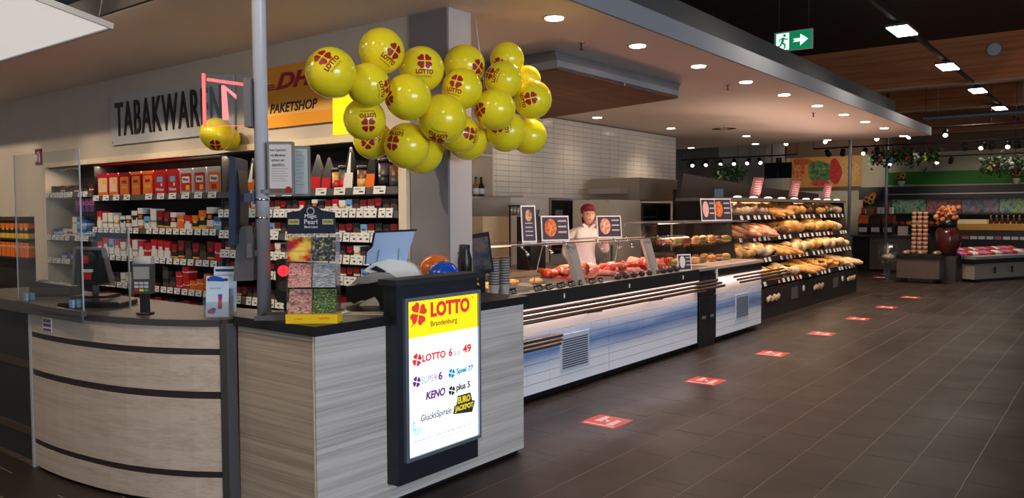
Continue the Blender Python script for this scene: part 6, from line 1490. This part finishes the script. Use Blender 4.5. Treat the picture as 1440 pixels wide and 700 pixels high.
mb = MB(); mb.box(0, 2.22, -.01, .03, -.12, -.001); obj('lower_frame', mb, mat('pic_frame', (110, 84, 60), .6), q)
for y, nm in ((8.78, 'left'), (8.36, 'right')):
    q = farbox('hanging_screen', '%s black screen of the pair hanging under the ceiling' % nm, 'screen', (24.0, y, 2.57), group='black hanging screens'); mb = MB(); mb.box(0, .40, 0, .06, 0, .47); obj('panel', mb, M['black'], q); mb = MB(); mb.box(.33 if nm == 'left' else .0, .40 if nm == 'left' else .07, .0601, .1, .1, .62); obj('bracket', mb, M['blackm'], q); mb = MB(); mb.cyl((.2, .08, .47), (.2, .08, 2.43), .015, n=8); mb.box(.16, .24, .0601, .1, .3, .47); obj('drop_pole', mb, M['blackm'], q)
# hanging garlands
leafm = [mat('leaf_dark', (44, 70, 36), .6), mat('leaf_mid', (74, 104, 50), .6)]
def garland(x, y, z, wx, wy, wz, n, lab, fruit):
    g_ = thing('hanging_garland', lab, 'garland', (x, y, z), group='hanging leaf garlands')
    for mi in range(2):
        mb = MB()
        for k in range(n):
            c_ = Vector((random.gauss(0, wx*.4), random.uniform(-wy, wy), random.gauss(0, wz*.4))); d_ = Vector((random.gauss(0, 1), random.gauss(0, 1), random.gauss(-.4, 1))).normalized(); s1 = d_.orthogonal().normalized(); l_ = random.uniform(.07, .13)
            mb.add([c_, c_+d_*l_*.5+s1*l_*.4, c_+d_*l_, c_+d_*l_*.5-s1*l_*.4], [(0, 1, 2, 3)])
        o = obj('foliage', mb, leafm[mi], g_); o['kind'] = 'stuff'
    for k, cl in enumerate(fruit):
        mb = MB(); cy = random.uniform(-wy*.7, wy*.7)
        for j in range(7): mb.ell((random.uniform(-.1, .02)-.08, cy+random.uniform(-.05, .05), -random.uniform(-.05, wz*.5)), .03, 7, 5)
        obj('fruit_cluster', mb, mat('fruit_%d_%d' % (cl[0], cl[1]), cl, .4), g_)
    mb = MB(); mb.cyl((0, -wy*.6, 0), (0, -wy*.6, 5.0-z-.01), .006, n=5); mb.cyl((0, wy*.6, 0), (0, wy*.6, 5.0-z-.01), .006, n=5); obj('wire', mb, M['dgrey'], g_)
garland(20.6, 4.2, 2.85, .2, .75, .22, 240, 'wide leafy garland with flowers hanging near the canopy end', [(220, 110, 90), (230, 220, 90), (90, 130, 200), (240, 240, 220), (150, 50, 50)])
garland(22.0, 2.35, 2.65, .2, .42, .25, 170, 'leafy garland with fruit at the right edge above the fridge wall', [(230, 220, 90), (150, 50, 40), (236, 230, 220)])
for p_ in list(COL.objects):
    pass
garland(18.6, 7.7, 2.5, .2, .40, .25, 150, 'dark hanging garland with silvery leaves behind the bread shelf', [(220, 215, 190), (120, 110, 60)])
# track spotlights
def track(p0, p1, lab):
    mb = MB(); mb.cyl(p0, p1, .018, n=8); mb.cyl((p0[0], p0[1], p0[2]), (p0[0], p0[1], 4.99), .006, n=5); mb.cyl(p1, (p1[0], p1[1], 4.99), .006, n=5)
    tag(obj('light_track', mb, M['blackm']), lab, 'track', 'ceiling light tracks')
track((20.0, 9.6, 2.98), (20.0, 6.5, 2.98), 'black light track behind the tile wall corner')
track((20.3, 6.2, 3.12), (20.3, .5, 3.12), 'black light track running past the wide garland')
track((23.8, 5.6, 3.02), (23.8, .5, 3.02), 'black light track in front of the green band')
track((18.3, 7.0, 3.28), (18.3, -1, 3.28), 'black light track nearest to the canopy end')
sm_b = MB().cyl((0, 0, -.0), (0, 0, -.06), .012, n=6).mesh('arm', M['blackm'])
sh_b = MB().cyl((-.06, 0, .05), (.06, 0, -.05), .055, .065, 12).mesh('housing', M['black'])
sl_on = MB().cyl((.061, 0, -.051), (.068, 0, -.057), .043, n=14).mesh('lens', mat('spot_on', (255, 244, 226), .4, emit=12, emitcol=(255, 236, 210)))
sl_off = MB().cyl((.061, 0, -.051), (.068, 0, -.057), .043, n=14).mesh('lens', M['dgrey'])
SP = [(20.0, 9.28, 2.98, 1), (20.0, 8.89, 2.98, 1), (20.0, 8.49, 2.98, 1), (20.0, 8.12, 2.98, 1), (20.0, 7.74, 2.98, 1), (20.0, 7.44, 2.98, 1), (18.3, 6.17, 3.28, 1), (18.3, 5.35, 3.28, 1), (20.3, 5.85, 3.12, 0), (20.3, 5.5, 3.12, 0), (20.3, 5.0, 3.12, 1), (20.3, 4.72, 3.12, 0), (18.3, 4.27, 3.28, 1), (18.3, 3.6, 3.28, 1), (18.3, 2.96, 3.28, 1), (20.3, 2.9, 3.12, 0), (20.3, 2.55, 3.12, 1), (20.3, 2.38, 3.12, 0), (20.3, 2.07, 3.12, 1), (20.3, 1.9, 3.12, 0), (23.8, 3.71, 3.02, 0), (23.8, 4.05, 3.02, 1), (23.8, 5.2, 3.02, 1)]
cntd = {}
for x, y, z, on in SP:
    key = {20.0: 'the track behind the tile corner', 18.3: 'the nearest track', 20.3: 'the garland track', 23.8: 'the green band track'}[x]
    cntd[(key, on)] = cntd.get((key, on), 0)+1
    s_ = thing('track_spot', '%s black spotlight on %s, %s from the left' % ('lit' if on else 'unlit', key, ordn[cntd[(key, on)]-1]), 'spotlight', (x, y, z-.02), PI+random.uniform(-.7, .7) if on else random.uniform(-.5, .5), 'track spotlights')
    obj('arm', sm_b, None, s_); o = obj('housing', sh_b, None, s_, (0, 0, -.10)); obj('lens', sl_on if on else sl_off, None, s_, (0, 0, -.10))
for (x, y, z), tg in (((20.0, 8.2, 2.8), (17, 6, .8)), ((20.3, 5.0, 2.95), (22.5, 4.8, .8)), ((23.8, 4.0, 2.9), (26.6, 3.5, 1.2)), ((20.3, 2.3, 2.95), (21.5, 2.4, .6)), ((18.3, 3.4, 3.1), (19.5, 3.4, .9)), ((23.8, 6.5, 2.9), (27, 7.6, 2.9)), ((20.3, 5.5, 2.95), (18.6, 5, 0))):
    spot('track_beam', (x, y, z), tg, 120, 75, NEUT, .7, .06)
q = farbox('tube_light', 'short bright white tube light under the canopy end', 'tube light', (18.35, 7.35, 3.24)); mb = MB(); mb.box(0, 1.0, -.03, .03, 0, .05); obj('housing', mb, M['blackm'], q); mb = MB(); mb.box(.02, .98, -.025, .025, -.012, -.0005); obj('tube', mb, mat('tube_on', (255, 246, 232), .4, emit=9), q); mb = MB(); mb.cyl((.2, 0, .05), (.2, 0, 1.75), .005, n=5); mb.cyl((.8, 0, .05), (.8, 0, 1.75), .005, n=5); obj('wire', mb, M['dgrey'], q)
# promotional cart with stacked cones and dark vat
q = farbox('promo_cart', 'wheeled steel promotion cart with dark tray in the aisle', 'cart', (19.2, 4.02, 0))
mb = MB(); mb.box(0, .85, 0, .55, .10, .52); obj('body', mb, mat('cart_brown', (112, 96, 84), .35, .4), q); mb = MB(); mb.box(-.02, .87, -.02, .57, .5205, .60); obj('tray', mb, M['black'], q)
for x, y in ((.1, .08), (.75, .08), (.1, .47), (.75, .47)):
    mb = MB(); mb.cyl((x-.02, y, .05), (x+.02, y, .05), .05, n=12); mb.box(x-.02, x+.02, y-.015, y+.015, .085, .10); obj('wheel', mb, M['black'], q)
for k in range(9):
    o = obj('snack_bag', MB().ell((0, 0, .05), (.09, .07, .05), 9, 6), blotch('snack_bag', [(60, 44, 36), (150, 120, 90), (200, 180, 150)], 16, .3)); o.location = (19.3+.16*(k % 3), 3.92-.3*(k//3)-.05, .6005); tag(o, 'shiny brown snack bag lying on the promotion cart', 'snack bag', 'snack bags on the cart')
q = farbox('glass_basket', 'clear rounded basket hooked to the left of the promotion cart', 'basket', (19.1, 4.3, .42)); mb = MB(); mb.lathe([(.16, 0), (.22, .1), (.22, .42)], c=(.1, .12, 0), n=18); obj('bowl', mb, M['film'], q); mb = MB(); mb.ell((.1, .12, .12), (.15, .15, .08), 12, 7); obj('contents', mb, blotch('snack_bag', [(60, 44, 36)]*3, 16), q); mb = MB(); mb.box(.05, .15, .1, .14, -.42, -.001); mb.box(-.02, .22, 0, .24, -.42, -.40); obj('stand', mb, M['dgrey'], q)
wick = blotch('wicker', [(110, 70, 48), (170, 120, 90), (206, 160, 126)], 40, .6)
for k in range(3):
    s_ = farbox('cone_stack', '%s tall column of stacked waffle cones on the cart' % ['left', 'middle', 'right'][k], 'cone stack', (19.45, 3.73-k*.115, .62), group='waffle cone columns')
    for j in range(10):
        mb = MB(); mb.lathe([(.035, 0), (.055, .09), (.05, .091)], c=(0, 0, j*.094), n=12); obj('cone', mb, wick, s_)
s_ = farbox('wine_vat', 'dark red glossy vat topped with orange dried blossoms', 'vat', (19.95, 3.14, .58)); mb = MB(); mb.lathe([(.16, 0), (.2, .1), (.26, .25), (.26, .5), (.2, .62)], n=20); obj('vat', mb, mat('vat_red', (74, 30, 26), .2), s_); mb = MB()
for k in range(60): mb.ell((random.uniform(-.2, .2), random.uniform(-.36, .36), .92+random.uniform(-.12, .16)), random.uniform(.035, .06), 7, 5)
obj('blossoms', mb, blotch('blossom_or', [(150, 70, 36), (206, 116, 70), (230, 160, 110)], 12, .8), s_); mb = MB(); mb.cyl((0, 0, .62), (0, 0, .80), .18, n=16); obj('collar', mb, M['black'], s_)
mb = MB(); mb.box(19.8, 20.1, 2.95, 3.3, 0, .579); tag(obj('vat_plinth', mb, mat('plinth_dark', (60, 50, 46), .5)), 'dark plinth under the red vat', 'plinth')
# chest freezer island
q = thing('freezer_island', 'angular chest freezer island with grey sides and black rim', 'freezer', (0, 0, 0))
FP = [(20.05, 2.62), (21.75, 1.84), (23.6, 1.0), (24.3, 2.3), (22.4, 3.2), (20.2, 2.88)]
def scaled(pts, s_): 
    cx = sum(p[0] for p in pts)/len(pts); cy = sum(p[1] for p in pts)/len(pts); return [(cx+(p[0]-cx)*s_, cy+(p[1]-cy)*s_) for p in pts]
mb = MB(); mb.prism(scaled(FP, .94), 0, .06, 'z'); obj('toe', mb, M['black'], q); mb = MB(); mb.prism(FP, .06, .40, 'z'); obj('body', mb, mat('freezer_grey', (150, 136, 122), .4), q); mb = MB(); mb.prism(scaled(FP, 1.02), .4005, .50, 'z'); obj('rim', mb, M['black'], q); mb = MB(); mb.prism(scaled(FP, .97), .5005, .56, 'z'); obj('well', mb, M['steel'], q)
for x, y in ((20.6, 2.30), (21.2, 2.03)):
    o = obj('dark_tag', MB().box(-.03, .03, -.012, .0, .18, .32), M['black'], q, (x, y, 0)); o.rotation_euler = (0, 0, -.43)
pkm = [C['pink'], C['red'], C['white'], mat('pk_meat', (206, 90, 90), .4)]
for k in range(26):
    u_ = (k % 13)/12; v_ = k//13
    o = obj('frozen_pack', MB().rbox(-.1, .1, 0, .16, 0, .05, .015, 2), pkm[k % 4]); o.location = (20.35+u_*2.4, 2.62-u_*1.08+.25+v_*.35, .5606+.06*v_); o.rotation_euler = (R(20), 0, -.43+random.uniform(-.2, .2)); cn2 = ['pink', 'red', 'white', 'meat-coloured'][k % 4]; tag(o, '%s food pack lying in the freezer island' % cn2, 'food pack', '%s packs in the freezer island' % cn2)
# rear display shelf with bottles and juice rows
q = farbox('display_shelf', 'lit wide display shelf with orange front behind the freezer island', 'shelf', (24.6, 3.75, 0))
mb = MB(); mb.box(0, 4.5, .1, .6, 0, .80); obj('base', mb, fb, q); mb = MB(); mb.box(0, 4.5, 0, .6, 1.05, 1.22); obj('orange_front', mb, mat('shelf_orange', (206, 150, 70), .5), q); mb = MB(); mb.box(0, 4.5, .3, .6, .80, 1.0495); obj('back', mb, mat('shelf_brown', (120, 96, 72), .5), q)
mb = MB(); mb.box(0, .8, .05, .5, 1.2205, 1.33); obj('cream_ledge', mb, mat('cream', (226, 206, 160), .5), q)
for k in range(24):
    b_ = farbox('drink_bottle', 'small dark bottle in the row on the display shelf', 'bottle', (24.75, 2.88-k*.13, 1.2205), group='dark bottles on the display shelf')
    mb = MB(); mb.lathe([(.045, 0), (.045, .12), (.015, .16), (.015, .2)], n=10); obj('glass', mb, mat('bot_dk', (56, 34, 26), .2), b_); mb = MB(); mb.cyl((0, 0, .2005), (0, 0, .22), .017, n=8); obj('cap', mb, sf[0], b_)
for k in range(18):
    o = obj('cheese_pack', MB().rbox(-.08, .08, 0, .1, 0, .08, .01, 2), [C['white'], C['pink']][k % 4 == 1]); o.location = (24.72, 3.65-k*.19, .8006); o.rotation_euler = (0, 0, -PI/2); tag(o, '%s pack on the lower display shelf' % ('pink' if k % 4 == 1 else 'white'), 'food pack', '%s packs on the lower display shelf' % ('pink' if k % 4 == 1 else 'white'))
area('shelf_glow', (24.5, 2.0, 1.9), 3.0, 10, WARM, (.3, 0, -1), .1)
